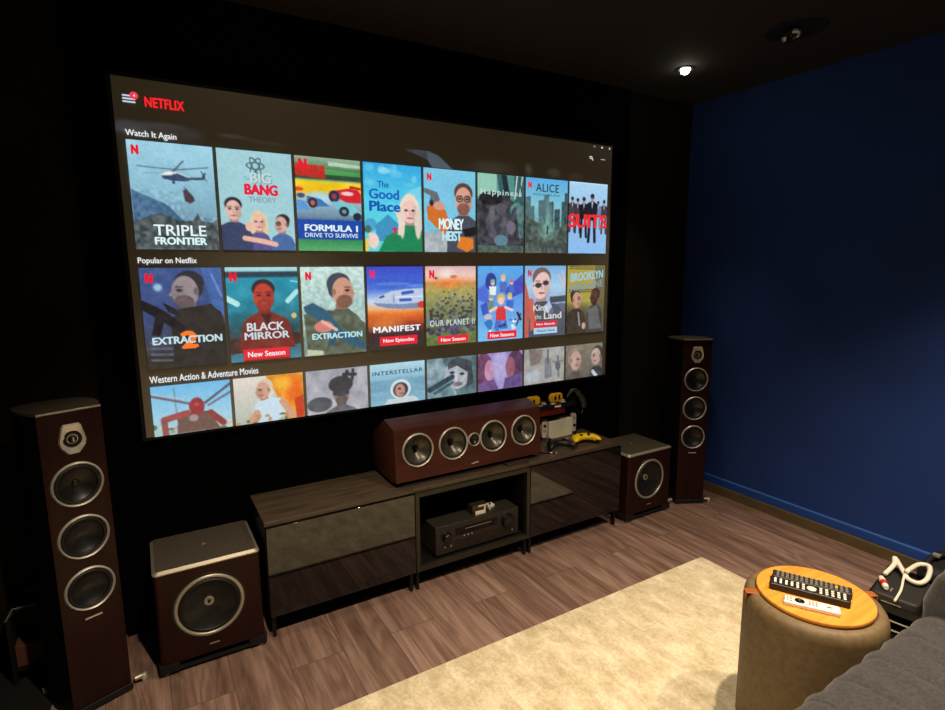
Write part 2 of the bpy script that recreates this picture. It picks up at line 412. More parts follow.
# ------------------------------------------------------------------ centre speaker
t = empty('center_speaker', (.879, 0, CT), 0, label='long red-brown centre loudspeaker with four woofers lying on the cabinets under the screen', cat='loudspeaker')
Lc = .764
prof = [(-.2185, .026), (-.2165, .030), (-.1985, .2535), (-.095, .277), (.044, .185), (.052, .035), (.046, .024), (-.15, .012)]
obj('cabinet', prism(B(), prof, 0, Lc, 'x'), wood_ctr_lit, t, bevel=.003)
cut(TB(t, 'cabinet'), [(x, .153, .069) for x in (.107, .280, .490, .663)] + [(.386, .154, .027)], y=-.2075, depth=.09)
tilt = math.atan2(.018, .2235)  # baffle leans back a little
def onface(z): return -.2165 + (z-.030)/.2235*.018 - .0008
for x in (.107, .280, .490, .663):
    driver('woofer', t, x, onface(.153), .153, .073, cone=cone_g, phase=True, surround=.13, ringw=.1, tilt=-tilt)
tw = driver('tweeter', t, .386, onface(.153), .154, .031, cone=cone_m, phase=False, surround=.25, ringw=.17, tilt=-tilt)
bm = prism(B(), [(.366, .046), (.394, .050), (.404, .050), (.404, .047), (.372, .043)], onface(.048)-.001, onface(.048)+.002, 'y')
obj('nameplate', bm, silver, t)
bm = prism(B(), [(-.20, 0.0005), (-.206, .004), (-.19, .0135), (.034, .0215), (.034, .0005)], .03, Lc-.03, 'x')
obj('stand', bm, blk_matte, t)

# ------------------------------------------------------------------ receiver and the box lying on it
rc_ = grain(mat('receiver_black', rgb(34, 31, 29), .38), rgb(36, 33, 31), rgb(30, 27, 25), ns=20)
t = empty('av_receiver', (1.054, -.226, CBT+.0185), 0, label='black stereo receiver with two round knobs inside the open cabinet', cat='receiver')
w = .447
obj('case', box(B(), .002, w-.002, .008, .22, .012, .142), mat('receiver_case', rgb(44, 41, 34), .45), t, bevel=.002)
obj('front_panel', box(B(), 0, w, 0, .0075, .010, .145), rc_, t, bevel=.002)
obj('display', box(B(), .10, .325, -.0012, 0.0002, .083, .118), mat('display_glass', rgb(10, 5, 5), .08), t)
obj('flap', box(B(), .10, .40, -.0014, .0002, .022, .066), mat('receiver_flap', rgb(30, 24, 22), .3), t, bevel=.0005)
for x, r in ((.055, .021), (.382, .030)):
    k = obj('knob', lathe(B(), [(r*1.25, 0), (r*1.25, .002), (r*1.05, .002), (r, .004), (r*.95, .020), (r*.85, .022), (0, .022)], 40, c=(x, 0, .088)), blk, t, True, auto=40)
    obj('knob_ring', lathe(B(), [(r*1.25, .002), (r*1.3, .003), (r*1.33, .0005)], 40, c=(x, 0, .088)), dark_metal, k, True)
for x, z in ((.045, .043), (.145, .075), (.165, .075), (.185, .075), (.41, .035), (.075, .043)):
    obj('button', lathe(B(), [(0, .0035), (.0035, .0035), (.004, .0005)], 12, c=(x, -.0005, z)), silver2, t)
obj('text_strip', box(B(), .15, .29, -.0016, -.0011, .104, .107), mat('display_text', rgb(120, 110, 105), .5, emit=rgb(60, 50, 50), es=.2), t)
for x in (.04, w-.04):
    obj('foot', lathe(B(), [(0, 0), (.014, 0), (.014, .0125), (0, .0125)], 20, 'z', c=(x, .03, 0)), blk, t)
t = empty('small_electronics_box', (1.262, -.200, .2535), 0, label='small shiny box with a metal bracket standing on the receiver', cat='electronics')
obj('case', box(B(), 0, .085, .004, .05, 0, .042), mat('smoky_case', rgb(70, 60, 44), .2, .5), t, bevel=.002)
bm = B(); box(bm, .03, .098, .0, .003, .034, .042); box(bm, .088, .098, .0, .003, .006, .042); box(bm, .060, .070, -.001, .003, .012, .042)
obj('bracket', bm, silver, t)
o = obj('white_card', box(B(), 1.273, 1.328, -.2045, -.2035, .2335-.0, .2515), mat('card_white', rgb(235, 222, 205), .5)); 
o.location.z = .0205
tag(o, 'small white card leaning on the front of the little box on the receiver', 'card')
bm = prism(B(), rrect(1.362, 1.402, -.17, -.135, .004), .2535, .265, 'z')
o = obj('cable_adapter', bm, white_m, bevel=.001); tag(o, 'small white plug lying on the receiver, right of the shiny box', 'adapter')
o = obj('flat_remote', prism(B(), rrect(1.43, 1.56, -.222, -.205+.012, .004), 0, .010, 'z'), mat('purple_brown_plastic', rgb(58, 42, 40), .4), loc=(0, -.012, CT), bevel=.001)
tag(o, 'thin dark remote lying on the middle cabinet edge under the centre speaker', 'remote control')

# ------------------------------------------------------------------ game things on the right cabinet
yel = mat('yellow_plastic', rgb(240, 200, 20), .35)
yel2 = mat('amber_plastic', rgb(238, 178, 16), .35)
redbox = grain(mat('dark_red_ribs', rgb(110, 26, 24), .4), rgb(120, 30, 26), rgb(96, 22, 20), ns=20)
t = empty('game_storage_stand', (1.69, -.06, CT), 0, label='black tiered game stand with a ribbed dark red box, right end of the centre speaker', cat='stand')
col = box(B(), .09, .27, .090, .112, .006, .1465); box(col, .06, .30, .088, .113, 0, .006)
obj('column', col, blk_matte, t, bevel=.002)
bm = box(B(), .035, .237, .012, .112, .147, .182)
for i in range(14):
    x = .042+i*.0145; box(bm, x, x+.007, .008, .0115, .149, .180)
obj('ribbed_box', bm, redbox, t)
tray = prism(B(), rrect(.0, .31, 0, .113, .012), .183, .203, 'z')
obj('tray', tray, blk, t, True, auto=30)
obj('front_label', box(B(), .162, .202, -.0012, .0003, .188, .198), white_m, t)
for i, (x, y, r) in enumerate(((.075, .016, .1), (.118, .040, -.1), (.165, .020, 0), (.188, .058, .2), (.238, .030, .1), (.262, .06, -.1), (.135, .068, .1))):
    M = Matrix.Translation((1.69+x, -.06+y, CT+.2035)) @ Matrix.Rotation(r, 4, 'Z')
    o = obj('game_card', prism(B(), rrect(-.014, .014, -.009, .009, .002), 0, .0035, 'z'), mat('card_%d' % i, rgb(*((205, 196, 180) if i % 3 else (150, 140, 128))), .4))
    o.matrix_world = M
    tag(o, 'small pale game card lying on the black tray of the game stand', 'game card', 'game cards on the tray')
def plate(x, label, marks):
    t = empty('motion_grip', (x, -.012, CT+.2035), math.radians(-4), label=label, cat='controller')
    obj('shell', prism(B(), rrect(-.044, .044, 0, .050, .021, 6), -.006, .006, 'y'), yel2, t, bevel=.003)
    for dx, dz, s in marks:
        obj('button', prism(B(), rrect(dx-.006, dx+.006, dz-.011*s, dz+.011*s, .004), -.0075, -.0058, 'y'), blk, t)
plate(1.742, 'round-cornered amber controller standing on the tray beside the centre speaker', ((.004, .02, 1.2), (-.024, .022, .7)))
plate(1.894, 'round-cornered amber controller standing mid tray, the right one of the pair', ((.022, .026, 1.2), (-.004, .024, 1)))
hc = obj('motion_controller', tube(B(), spline([(1.968, -.02, .690), (1.995, -.015, .716), (2.025, -.012, .722), (2.05, -.01, .705), (2.075, -.008, .675), (2.092, -.01, .645), (2.094, -.012, .615)], 6), [.008]*6+[.010]*6+[.012]*6+[.016]*6+[.019]*6+[.018]*6+[.012], 12), grain(mat('dark_grey_plastic', rgb(52, 52, 48), .4), rgb(56, 56, 52), rgb(44, 44, 42), ns=30), smooth=True)
tag(hc, 'curved dark grey motion controller hanging off the right end of the game stand', 'controller')
h2 = obj('wrist_strap', tube(B(), spline([(2.094, -.012, .62), (2.075, -.02, .585), (2.05, -.01, .61), (2.03, -.005, .66), (2.005, -.01, .685)], 6), .0035, 8), blk, hc)

def console():
    t = empty('handheld_console', (1.94, .004, CT), math.radians(3), label='white handheld game console docked upright in front of the game stand', cat='game console')
    obj('dock', prism(B(), rrect(-.087, .083, .0, .098, .006), -.014, .012, 'y'), mat('warm_white_dock', rgb(248, 240, 212), .5), t, bevel=.002)
    obj('dock_mark', lathe(B(), [(.0045, 0), (.0045, .0005), (.0032, .0005)], 24, c=(-.003, -.0142, .05)), white_m, t)
    obj('screen', prism(B(), rrect(-.094, .092, .012, .110, .004), .0125, .020, 'y'), blk, t)
    for sx in (-1, 1):
        x0, x1 = (-.125, -.0945) if sx < 0 else (.0925, .124)
        z0 = .010
        j = obj('side_controller', prism(B(), rrect(x0, x1, z0, z0+.104, .0125, 6), -.002, .019, 'y'), white_m, t, bevel=.002)
        xc = (x0+x1)/2
        zs = .078 if sx < 0 else .048
        obj('thumbstick', lathe(B(), [(.0075, 0), (.0075, .004), (.006, .008), (0, .008)], 24, c=(xc, -.002, z0+zs-.01)), blk, j, True, auto=40)
        for dx, dz in ((0, .006), (0, -.006), (.006, 0), (-.006, 0)):
            obj('button', lathe(B(), [(0, .0018), (.0024, .0018), (.0026, 0)], 12, c=(xc+dx, -.002, z0+(.04 if sx < 0 else .078)+dz)), blk, j)
console()

def gamepad(loc, rz, m, label, grip=None):
    t = empty('gamepad', loc, rz, label=label, cat='controller')
    secs = [(-.079, -.046, .006, .006, .018), (-.076, -.042, .018, .013, .019), (-.066, -.030, .034, .017, .022), (-.050, -.014, .042, .019, .025), (-.030, -.002, .031, .017, .027), (0, 0, .028, .016, .028)]
    secs = secs + [(-x, y, a, h, z) for x, y, a, h, z in secs[-2::-1]]
    bm = B(); rings = []
    for x, y, a, h, z in secs:
        rings.append([bm.verts.new((x, y+a*math.copysign(abs(math.cos(q))**.8, math.cos(q)), z+h*math.copysign(abs(math.sin(q))**.8, math.sin(q)))) for q in [2*PI*k/20 for k in range(20)]])
    for A, Bq in zip(rings, rings[1:]):
        for k in range(20): bm.faces.new((A[k], A[(k+1) % 20], Bq[(k+1) % 20], Bq[k]))
    bm.faces.new(rings[0][::-1]); bm.faces.new(rings[-1])
    for f in bm.faces:
        c = f.calc_center_median()
        if grip and c.y < -.03 and abs(c.x) > .05 and c.z < .022: f.material_index = 1
    o = obj('body', bm, [m, grip or m], t, True)
    s = o.modifiers.new('sub', 'SUBSURF'); s.levels = 1; s.render_levels = 2
    for x, y in ((-.046, .004), (.022, -.02)):
        obj('thumbstick', lathe(B(), [(.009, 0), (.006, .006), (.005, .009), (.0085, .011), (.008, .014), (0, .013)], 24, 'z', c=(x, y, .040)), blk, t, True, auto=40)
    d = box(B(), -.030, -.012, -.023, -.017, .042, .0465); box(d, -.024, -.018, -.029, -.011, .042, .0465)
    obj('direction_pad', d, blk, t)
    for dx, dy in ((0, .009), (0, -.009), (.009, 0), (-.009, 0)):
        obj('button', lathe(B(), [(.004, 0), (.004, .0035), (.003, .0045), (0, .0045)], 16, 'z', c=(.046+dx, .004+dy, .0425)), silver2 if grip is None else blk, t, True)
    for sx in (-1, 1):
        obj('bumper', box(B(), sx*.045-.018, sx*.045+.018, .016, .029, .030, .037), blk, t, bevel=.003)
    return t
gamepad((1.805, -.150, CT+.002), math.radians(-12), mat('gamepad_black', rgb(24, 23, 22), .3), 'black gamepad lying on the cabinet in front of the white console')
gamepad((1.984, -.138, CT+.002), math.radians(-16), yel, 'bright yellow gamepad lying right of the black one', mat('gamepad_grip', rgb(30, 28, 24), .45))
o = obj('stylus', tube(B(), [(1.655, -.150, CT+.005), (1.735, -.212, CT+.005)], [.004, .004], 12), blk)
tag(o, 'thin black stylus with a silver tip lying by the end of the centre speaker', 'stylus')
obj('tip', tube(B(), [(1.715, -.1965, CT+.005), (1.742, -.2175, CT+.005)], [.0045, .003], 12), silver, o)

# ------------------------------------------------------------------ rug
rm = bpy.data.materials.new('cream_pile'); rm.use_nodes = True
n, l, b = nodes(rm)
tc = n.new('ShaderNodeTexCoord')
mpr = n.new('ShaderNodeMapping'); mpr.inputs['Scale'].default_value = (1., .55, 1); l.new(tc.outputs['Object'], mpr.inputs[0])
q1 = add(n, 'ShaderNodeTexNoise', Scale=16., Detail=12, Roughness=.82, Distortion=.2); l.new(mpr.outputs[0], q1.inputs['Vector'])
q2 = add(n, 'ShaderNodeTexNoise', Scale=90., Detail=4, Roughness=.8); l.new(tc.outputs['Object'], q2.inputs['Vector'])
q3 = add(n, 'ShaderNodeMath', operation='MULTIPLY_ADD'); q3.inputs[1].default_value = .3; l.new(q2.outputs['Fac'], q3.inputs[0]); l.new(q1.outputs['Fac'], q3.inputs[2])
r = ramp(n, [(.46, rgb(160, 142, 108)), (.64, rgb(198, 183, 150)), (.80, rgb(228, 216, 188))]); l.new(q3.outputs[0], r.inputs[0]); l.new(r.outputs[0], b.inputs['Base Color'])
b.inputs['Roughness'].default_value = .95; b.inputs['Sheen Weight'].default_value = .2
bp = add(n, 'ShaderNodeBump', Strength=.5, Distance=.004); l.new(q2.outputs['Fac'], bp.inputs['Height']); l.new(bp.outputs[0], b.inputs['Normal'])
o = obj('area_rug', prism(B(), rrect(-.35, 2.232, -2.75, -.712, .02), .0005, .013, 'z'), rm, bevel=.005, seg=3)
tag(o, 'cream mottled short pile rug covering the floor in front of the cabinets', 'rug')

# ------------------------------------------------------------------ round side table
TX, TY, TZ = 1.610, -1.526, .458
t = empty('side_table', (TX, TY, .0135), 0, label='round taupe upholstered side table with an orange wood top, standing on the rug', cat='table')
TZ -= .0135
felt = grain(mat('taupe_leatherette', rgb(122, 100, 66), .6), rgb(106, 86, 57), rgb(92, 75, 49), ns=60, bump=.15)
obj('body', lathe(B(), [(0, 0), (.172, 0), (.177, .006), (.179, .02), (.180, .2), (.181, TZ-.04), (.178, TZ-.022), (.170, TZ-.010), (.160, TZ-.006), (.152, TZ-.006), (.150, TZ-.01), (0, TZ-.01)], 96, 'z'), felt, t, True, auto=60)
tw_ = grain(mat('orange_beech', rgb(206, 134, 50), .38), rgb(198, 124, 44), rgb(220, 146, 58), scale=(1.2, 18, 1), ns=4, lo=.3, hi=.7)
top = obj('tabletop', lathe(B(), [(0, TZ-.0095), (.144, TZ-.0095), (.148, TZ-.006), (.149, TZ), (.1475, TZ+.004), (.145, TZ+.0045), (0, TZ+.0045)], 96, 'z'), tw_, t, True, auto=40)
# leather pull tabs at two sides
for a in (math.radians(139), math.radians(-27)):
    M = Matrix.Rotation(a, 4, 'Z')
    bm = B(); box(bm, .142, .186, -.013, .013, TZ-.010, TZ-.0055, M=M); box(bm, .1815, .186, -.013, .013, TZ-.030, TZ-.010, M=M)
    obj('leather_tab', bm, mat('tan_leather', rgb(140, 74, 28), .5), t, bevel=.002)
TT = TZ+.0135+.0045

def remote(name, c, L, W, Hh, ang, m, label, kind):
    t = empty(name, (c[0], c[1], TT+.0005+c[2]), ang, label=label, cat='remote control')
    obj('body', prism(B(), rrect(-L/2, L/2, -W/2, W/2, .006), 0, Hh, 'z'), m, t, bevel=.0025)
    lt = mat('remote_key_light', rgb(205, 200, 185), .5); md = mat('remote_key_grey', rgb(110, 105, 98), .5)
    z = Hh
    if kind == 'white':
        obj('ring_pad', lathe(B(), [(.0125, 0), (.0125, .0015), (.006, .002), (.006, .0005), (0, .0005)], 28, 'z', c=(-.028, 0, z-.0003)), blk, t, True)
        for i in range(3):
            for j in (-1, 0, 1):
                obj('button', lathe(B(), [(.0025, 0), (.0025, .0012), (0, .0012)], 10, 'z', c=(-.065+i*.008, j*.009, z-.0002)), md, t)
                obj('button', lathe(B(), [(.0025, 0), (.0025, .0012), (0, .0012)], 10, 'z', c=(-.004+i*.008, j*.008, z-.0002)), md, t)
        obj('button', prism(B(), rrect(.035, .048, -.002, .002, .0015), z-.0003, z+.001, 'z'), blk, t)
    else:
        rows = 13 if kind == 'black' else 15
        for i in range(rows):
            x = -L/2+.014+i*(L-.028)/(rows-1)
            if kind == 'black' and 6 <= i <= 7:
                if i == 6: obj('ring_pad', lathe(B(), [(.012, 0), (.012, .0018), (.006, .0022), (0, .0018)], 24, 'z', c=(x+.006, 0, z-.0003)), lt, t, True)
                continue
            if kind == 'black' and i < 4:
                obj('button', prism(B(), rrect(x-.003, x+.003, -.013, .013, .0015), z-.0003, z+.0015, 'z'), lt, t)
                continue
            for j in (-1, 0, 1):
                mm_ = (lt if kind == 'black' else md)
                if kind != 'black' and i == rows-3 and j == 0: mm_ = yel2
                obj('button', prism(B(), rrect(x-.0035, x+.0035, j*.012-.004, j*.012+.004, .0015), z-.0003, z+.0014, 'z'), mm_, t)
    return t
rblk = mat('remote_black', rgb(26, 24, 22), .4)
# positions come from the photograph projected on the table top
def mid(a, b_): return ((a[0]+b_[0])/2, (a[1]+b_[1])/2)
remote('remote_control', (1.586, -1.523, 0), .198, .046, .020, math.radians(-62), rblk, 'black remote with large pale keys, the middle one of the three on the round table', 'black')
remote('remote_control', (1.634, -1.504, 0), .200, .042, .017, math.radians(-62), mat('remote_dark_grey', rgb(38, 34, 31), .45), 'dark grey remote with small grey keys, farthest from the sofa corner behind the black one', 'grey')
remote('remote_control', (1.530, -1.560, 0), .135, .036, .012, math.radians(-58), white_m, 'small white remote with a black round pad on the round table', 'white')

# ------------------------------------------------------------------ sofa
def sofa():
    t = empty('sofa', (1.72, -1.725, .0135), 0, label='charcoal grey channel-tufted fabric sofa in the near right corner', cat='sofa')
    fab = bpy.data.materials.new('charcoal_velvet'); fab.use_nodes = True
    n, l, b = nodes(fab)
    grain(fab, rgb(32, 30, 31), rgb(50, 46, 46), ns=130, detail=8, bump=.5)
    b.inputs['Roughness'].default_value = .9; b.inputs['Sheen Weight'].default_value = .12; b.inputs['Sheen Roughness'].default_value = .5
    # seat cushion with channels running front to back; local y = 0 is its front
    X0_, X1_ = -1.02, -.004; top = .494; R_ = .085
    prof = [(-.02, .10), (0, .16), (.0, top-R_)]
    for k in range(1, 11):
        a = PI/2*k/10; prof.append((-(R_-R_*math.cos(a)), top-R_+R_*math.sin(a)))
    prof += [(-R_-.02*k-.004*k*k*.6, top+.004*math.sin(k*.4)) for k in range(1, 14)]
    nx = 420; bm = B(); rows = []
    seams = [-.14, -.295, -.425, -.545, -.66, -.78, -.90]
    edges = [X1_] + seams + [X0_]
    for i in range(nx+1):
        x = X1_+(X0_-X1_)*i/nx
        for e0, e1 in zip(edges, edges[1:]):
            if e1-1e-9 <= x <= e0+1e-9: f = (x-e1)/(e0-e1); wdt = e0-e1; break
        bulge = (1-abs(2*f-1)**6.)*.0055
        row = []
        for k, (y, z) in enumerate(prof):
            s = k/len(prof)
            w = .0035*math.sin(x*61+s*9)*math.sin(s*7+x*13) if k > 2 else 0
            cx = x + .028*math.sin(min(s*1.9, 1.6))*(-1) if 0 < i < nx else x
            # move along the profile normal
            if k == 0: nv = (0, 0)
            elif k < 3: nv = (1, 0)
            elif k < 13: a = PI/2*(k-2)/10; nv = (math.cos(a), math.sin(a))
            else: nv = (0, 1)
            h = bulge-.0055+w
            row.append(bm.verts.new((cx, y+nv[0]*h, z+nv[1]*h)))
        rows.append(row)
    for A, Bq in zip(rows, rows[1:]):
        for k in range(len(prof)-1): bm.faces.new((A[k], A[k+1], Bq[k+1], Bq[k]))
    bm.faces.new(rows[0]); bm.faces.new(rows[-1][::-1])
    obj('seat_cushion', bm, fab, t, True, auto=70)
    # arm: rounded padded block at the wall end
    def pad(name, cx, cy, cz, sx, sy, sz, p=.45, mtl=fab, wr=0., rot=None):
        bm = B(); bmesh.ops.create_uvsphere(bm, u_segments=64, v_segments=40, radius=1)
        for v in bm.verts:
            c = v.co
            q = Vector([math.copysign(abs(a)**p, a) for a in c])
            wv = wr*(math.sin(q.x*9+q.z*5)*math.sin(q.y*11+1)+.5*math.sin(q.z*21+q.y*6))
            v.co = Vector((q.x*(sx+wv), q.y*(sy+wv), q.z*(sz+wv)))
        o = obj(name, bm, mtl, t, True, loc=(cx, cy, cz))
        if rot: o.rotation_euler = rot
        return o
    pad('armrest', .105, -.43, .375, .145, .43, .285, .5, wr=.004)
    pad('backrest', -.40, -.95, .52, .62, .13, .38, .5, wr=.004)
    pad('bottom_frame', -.40, -.47, .13, .60, .42, .065, .25, mtl=blk_matte)
    for x in (-.95, .2):
        for y in (-.12, -.82):
            obj('leg', lathe(B(), [(0, 0), (.018, 0), (.024, .075), (0, .075)], 20, 'z', c=(x, y, 0)), blk_matte, t, True, auto=40)
sofa()

# ------------------------------------------------------------------ things in the corner by the blue wall
TRZ = math.radians(10); TO = (2.252, -1.393)
t = empty('tray_rack', (*TO, 0), TRZ, label='low black metal tray rack on the bare floor behind the round table', cat='rack')
bm = B(); w, d = .34, .36
box(bm, 0, w, -d, 0, .140, .146); box(bm, 0, w, -.006, 0, .146, .165); box(bm, 0, w, -d, -d+.006, .146, .165); box(bm, 0, .006, -d+.006, -.006, .146, .165); box(bm, w-.006, w, -d+.006, -.006, .146, .165)
obj('top_tray', bm, mat('matt_black_metal', rgb(20, 19, 18), .45, .3), t)
obj('lower_shelf', box(B(), .004, w-.004, -d+.004, -.004, .040, .045), blk_matte, t)
for z in (.075, .11):
    for y in (-.003, -d+.003): obj('rail', tube(B(), [(.012, y, z), (w-.012, y, z)], .003, 8), silver2, t)
    obj('rail', tube(B(), [(.003, -.012, z), (.003, -d+.012, z)], .003, 8), silver2, t)
for x in (.006, w-.006):
    for y in (-.006, -d+.006):
        obj('leg', tube(B(), [(x, y, 0), (x, y, .1398)], .006, 10), blk, t)
t = empty('black_case', (2.262, -1.402, .1465), TRZ, label='flat black zipped case lying in the tray rack beside the round table', cat='case')
obj('body', prism(B(), rrect(0, .22, -.15, -.005, .02), 0, .052, 'z'), grain(mat('case_nylon', rgb(36, 34, 31), .6), rgb(40, 38, 35), rgb(28, 26, 24), ns=200), t, bevel=.008, seg=3)
obj('strip', box(B(), -.0005, .0015, -.10, -.04, .024, .028), silver2, t)
obj('zip_pull', box(B(), .04, .07, -.060, -.055, .0505, .0535), silver2, t)
t = obj('connector', tube(B(), [(2.312, -1.433, .212), (2.335, -1.417, .212)], [.011, .011], 12), mat('red_plastic', rgb(200, 46, 36), .4))
tag(t, 'small red plug among the white cables on the black case', 'plug')
obj('collar', tube(B(), [(2.298, -1.443, .212), (2.312, -1.433, .212)], [.008, .011], 12), white_m, t)
obj('cap', tube(B(), [(2.335, -1.417, .212), (2.36, -1.400, .212)], [.0115, .009], 12), white_m, t)
cablem = mat('white_cable', rgb(220, 212, 196), .45)
o = obj('white_cable', tube(B(), spline([(2.40, -1.395, .212), (2.478, -1.392, .226), (2.528, -1.375, .232), (2.455, -1.435, .222), (2.430, -1.462, .214), (2.430, -1.495, .216), (2.475, -1.503, .226), (2.558, -1.478, .235), (2.548, -1.446, .232), (2.440, -1.448, .236)], 8), .0085, 10), cablem, smooth=True)
tag(o, 'thick white cable looped on the black rack next to the sofa arm', 'cable')
o = obj('thin_white_cable', tube(B(), spline([(2.246, -1.492, .205), (2.330, -1.476, .209), (2.40, -1.455, .215), (2.45, -1.44, .222)], 8), .0045, 8), cablem, smooth=True)
tag(o, 'thin straight white cable lying across the edge of the black case', 'cable')
bag = empty('shoulder_bag', (2.66, -1.74, 0), math.radians(3), label='soft black bag standing on the floor by the blue wall, behind the sofa arm', cat='bag')
obj('body', prism(B(), rrect(0, .27, 0, .34, .05, 6), 0, .185, 'z'), grain(mat('black_nylon', rgb(14, 14, 14), .7), rgb(14, 14, 14), rgb(9, 9, 9), ns=100), bag, bevel=.035, seg=4)
obj('strap', tube(B(), spline([(.01, .30, .17), (.05, .31, .196), (.12, .30, .204), (.18, .24, .20), (.2, .12, .196), (.12, .05, .194), (.04, .1, .19)], 8), .011, 10), blk_matte, bag, True)
obj('buckle', box(B(), .085, .11, .285, .31, .208, .216), silver2, bag)

# ------------------------------------------------------------------ dark low shelf behind the left tower
o = obj('floor_mat', prism(B(), rrect(-1.1, -.335, -.9, .05, .02), .0004, .006, 'z'), grain(mat('black_mat', rgb(10, 9, 8), .95), rgb(11, 10, 8), rgb(7, 6, 5), ns=150, bump=.2))
tag(o, 'black mat on the floor left of the left tall loudspeaker', 'mat')
t = empty('low_shelf', (-.452, -.05, .0065), 0, label='narrow dark low shelf half hidden behind the left tall loudspeaker', cat='shelf')
dk = grain(mat('dark_shelf_board', rgb(16, 14, 9), .6), rgb(17, 15, 10), rgb(12, 10, 7), scale=(2, 14, 14), ns=4)
bm = box(B(), .02, .15, 0, .11, .262, .275); box(bm, .0, .012, 0, .11, 0, .24); box(bm, .138, .15, 0, .11, 0, .262); box(bm, .012, .138, .098, .11, 0, .262); box(bm, .012, .138, .0, .098, .045, .058)
prism(bm, [(0, .24), (.012, .24), (.03, .262), (.03, .275), (.02, .275)], 0, .11, 'y')
obj('carcass', bm, dk, t)
obj('lit_edge', prism(B(), [(-.002, .236), (.004, .236), (.025, .272), (.15, .272), (.15, .276), (.022, .276)], -.003, 0, 'y'), mat('lit_edge_grey', rgb(110, 112, 108), .4), t)  # grey strip paints the light caught on the dark shelf's edge
o = obj('storage_box', prism(B(), [(-.438, .065), (-.318, .065), (-.318, .142), (-.438, .142)], -.046, .045, 'y'), mat('red_brown_card', rgb(92, 56, 44), .6), bevel=.002)
tag(o, 'small red-brown box in the dark shelf behind the left loudspeaker', 'box')

# ------------------------------------------------------------------ ceiling fittings and light
def downlight(x, y, power, label, size=math.radians(95), blend=.6, tgt=None, on=True, col=(1., .82, .60)):
    t = empty('downlight', (x, y, H), 0, label=label, cat='ceiling light')
    obj('trim_ring', lathe(B(), [(.043, -.0005), (.043, -.004), (.032, -.006), (.029, -.0035), (.029, -.0005)], 40, 'z'), mat('dark_trim', rgb(30, 27, 22), .5), t, True, auto=40)
    obj('lamp_lens', lathe(B(), [(0, -.026), (.010, -.0245), (.018, -.019), (.022, -.011), (.0225, -.0005)], 32, 'z'), mat('lit_lens', (0, 0, 0), .5, emit=(1., .92, .72), es=40.), t)
    ld = bpy.data.lights.new('downlight_beam', 'SPOT'); ld.energy = power; ld.spot_size = size; ld.spot_blend = blend; ld.shadow_soft_size = .028; ld.color = col
    lo = bpy.data.objects.new('downlight_beam', ld); COL.objects.link(lo); lo.parent = t; lo.location = (0, 0, -.035)
    if tgt:
        dv = Vector(tgt)-Vector((x, y, H-.035)); lo.rotation_euler = dv.to_track_quat('-Z', 'Y').to_euler()
    return t
downlight(2.425, -.315, 30, 'small lit ceiling spotlight near the far corner above the subwoofer', size=math.radians(66), blend=1.)
downlight(.45, -.385, 32, 'lit ceiling spotlight over the left cabinet', size=math.radians(66), blend=1.)
downlight(1.52, -1.68, 195, 'lit ceiling spotlight above the round side table', size=math.radians(112), blend=1.)
downlight(.35, -1.68, 190, 'lit ceiling spotlight above the left part of the rug', size=math.radians(120), blend=1.)
downlight(2.25, -2.1, 165, 'lit ceiling spotlight beside the blue wall', size=math.radians(100), blend=1.)
t = empty('ceiling_speaker', (2.436, -.848, H), math.radians(0), label='round black in-ceiling loudspeaker with a tweeter bracket with painted silver glints', cat='loudspeaker')
obj('cone', lathe(B(), [(.118, -.0005), (.118, -.003), (.112, -.005), (.108, -.003), (.10, -.0015), (.0, -.001)], 64, 'z'), blk_matte, t, True, auto=40)
bk = obj('tweeter_bracket', lathe(B(), [(.018, -.008), (.030, -.012), (.036, -.022), (.034, -.026), (.026, -.022), (.014, -.018), (.014, -.012)], 40, 'z'), blk, t, True, loc=(-.03, .004, -.012), rot=(math.radians(-25), math.radians(8), 0))
seg_m = mat('silver_glint', rgb(245, 242, 232), .3, .3)  # pale silver arcs paint lamp reflections on the bracket
for a0, a1 in ((100, 150), (215, 262), (268, 340)):
    bm = B(); vs = []
    for k in range(9):
        a = math.radians(a0+(a1-a0)*k/8)
        vs.append((bm.verts.new((.036*math.cos(a), .036*math.sin(a), -.0235)), bm.verts.new((.022*math.cos(a), .022*math.sin(a), -.028)), bm.verts.new((.036*math.cos(a), .036*math.sin(a), -.021)), bm.verts.new((.022*math.cos(a), .022*math.sin(a), -.022))))
    for A, Bq in zip(vs, vs[1:]):
        bm.faces.new((A[0], Bq[0], Bq[1], A[1])); bm.faces.new((A[2], A[3], Bq[3], Bq[2])); bm.faces.new((A[0], A[2], Bq[2], Bq[0])); bm.faces.new((A[1], Bq[1], Bq[3], A[3]))
    bm.faces.new((vs[0][0], vs[0][1], vs[0][3], vs[0][2])); bm.faces.new((vs[-1][0], vs[-1][2], vs[-1][3], vs[-1][1]))
    obj('glint_segment', bm, seg_m, bk)
obj('tweeter_dome', lathe(B(), [(.012, -.016), (.010, -.022), (0, -.025)], 24, 'z'), blk, bk, True)

w = bpy.data.worlds.new('world'); scn.world = w; w.use_nodes = True
w.node_tree.nodes['Background'].inputs[0].default_value = (1, .85, .65, 1); w.node_tree.nodes['Background'].inputs[1].default_value = .0
vs_ = scn.view_settings; vs_.view_transform = 'Standard'; vs_.look = 'None'; vs_.exposure = 0; vs_.gamma = 1; vs_.use_curve_mapping = False
scn.cycles.use_denoising = True
scn.cycles.max_bounces = 6; scn.cycles.sample_clamp_indirect = 3
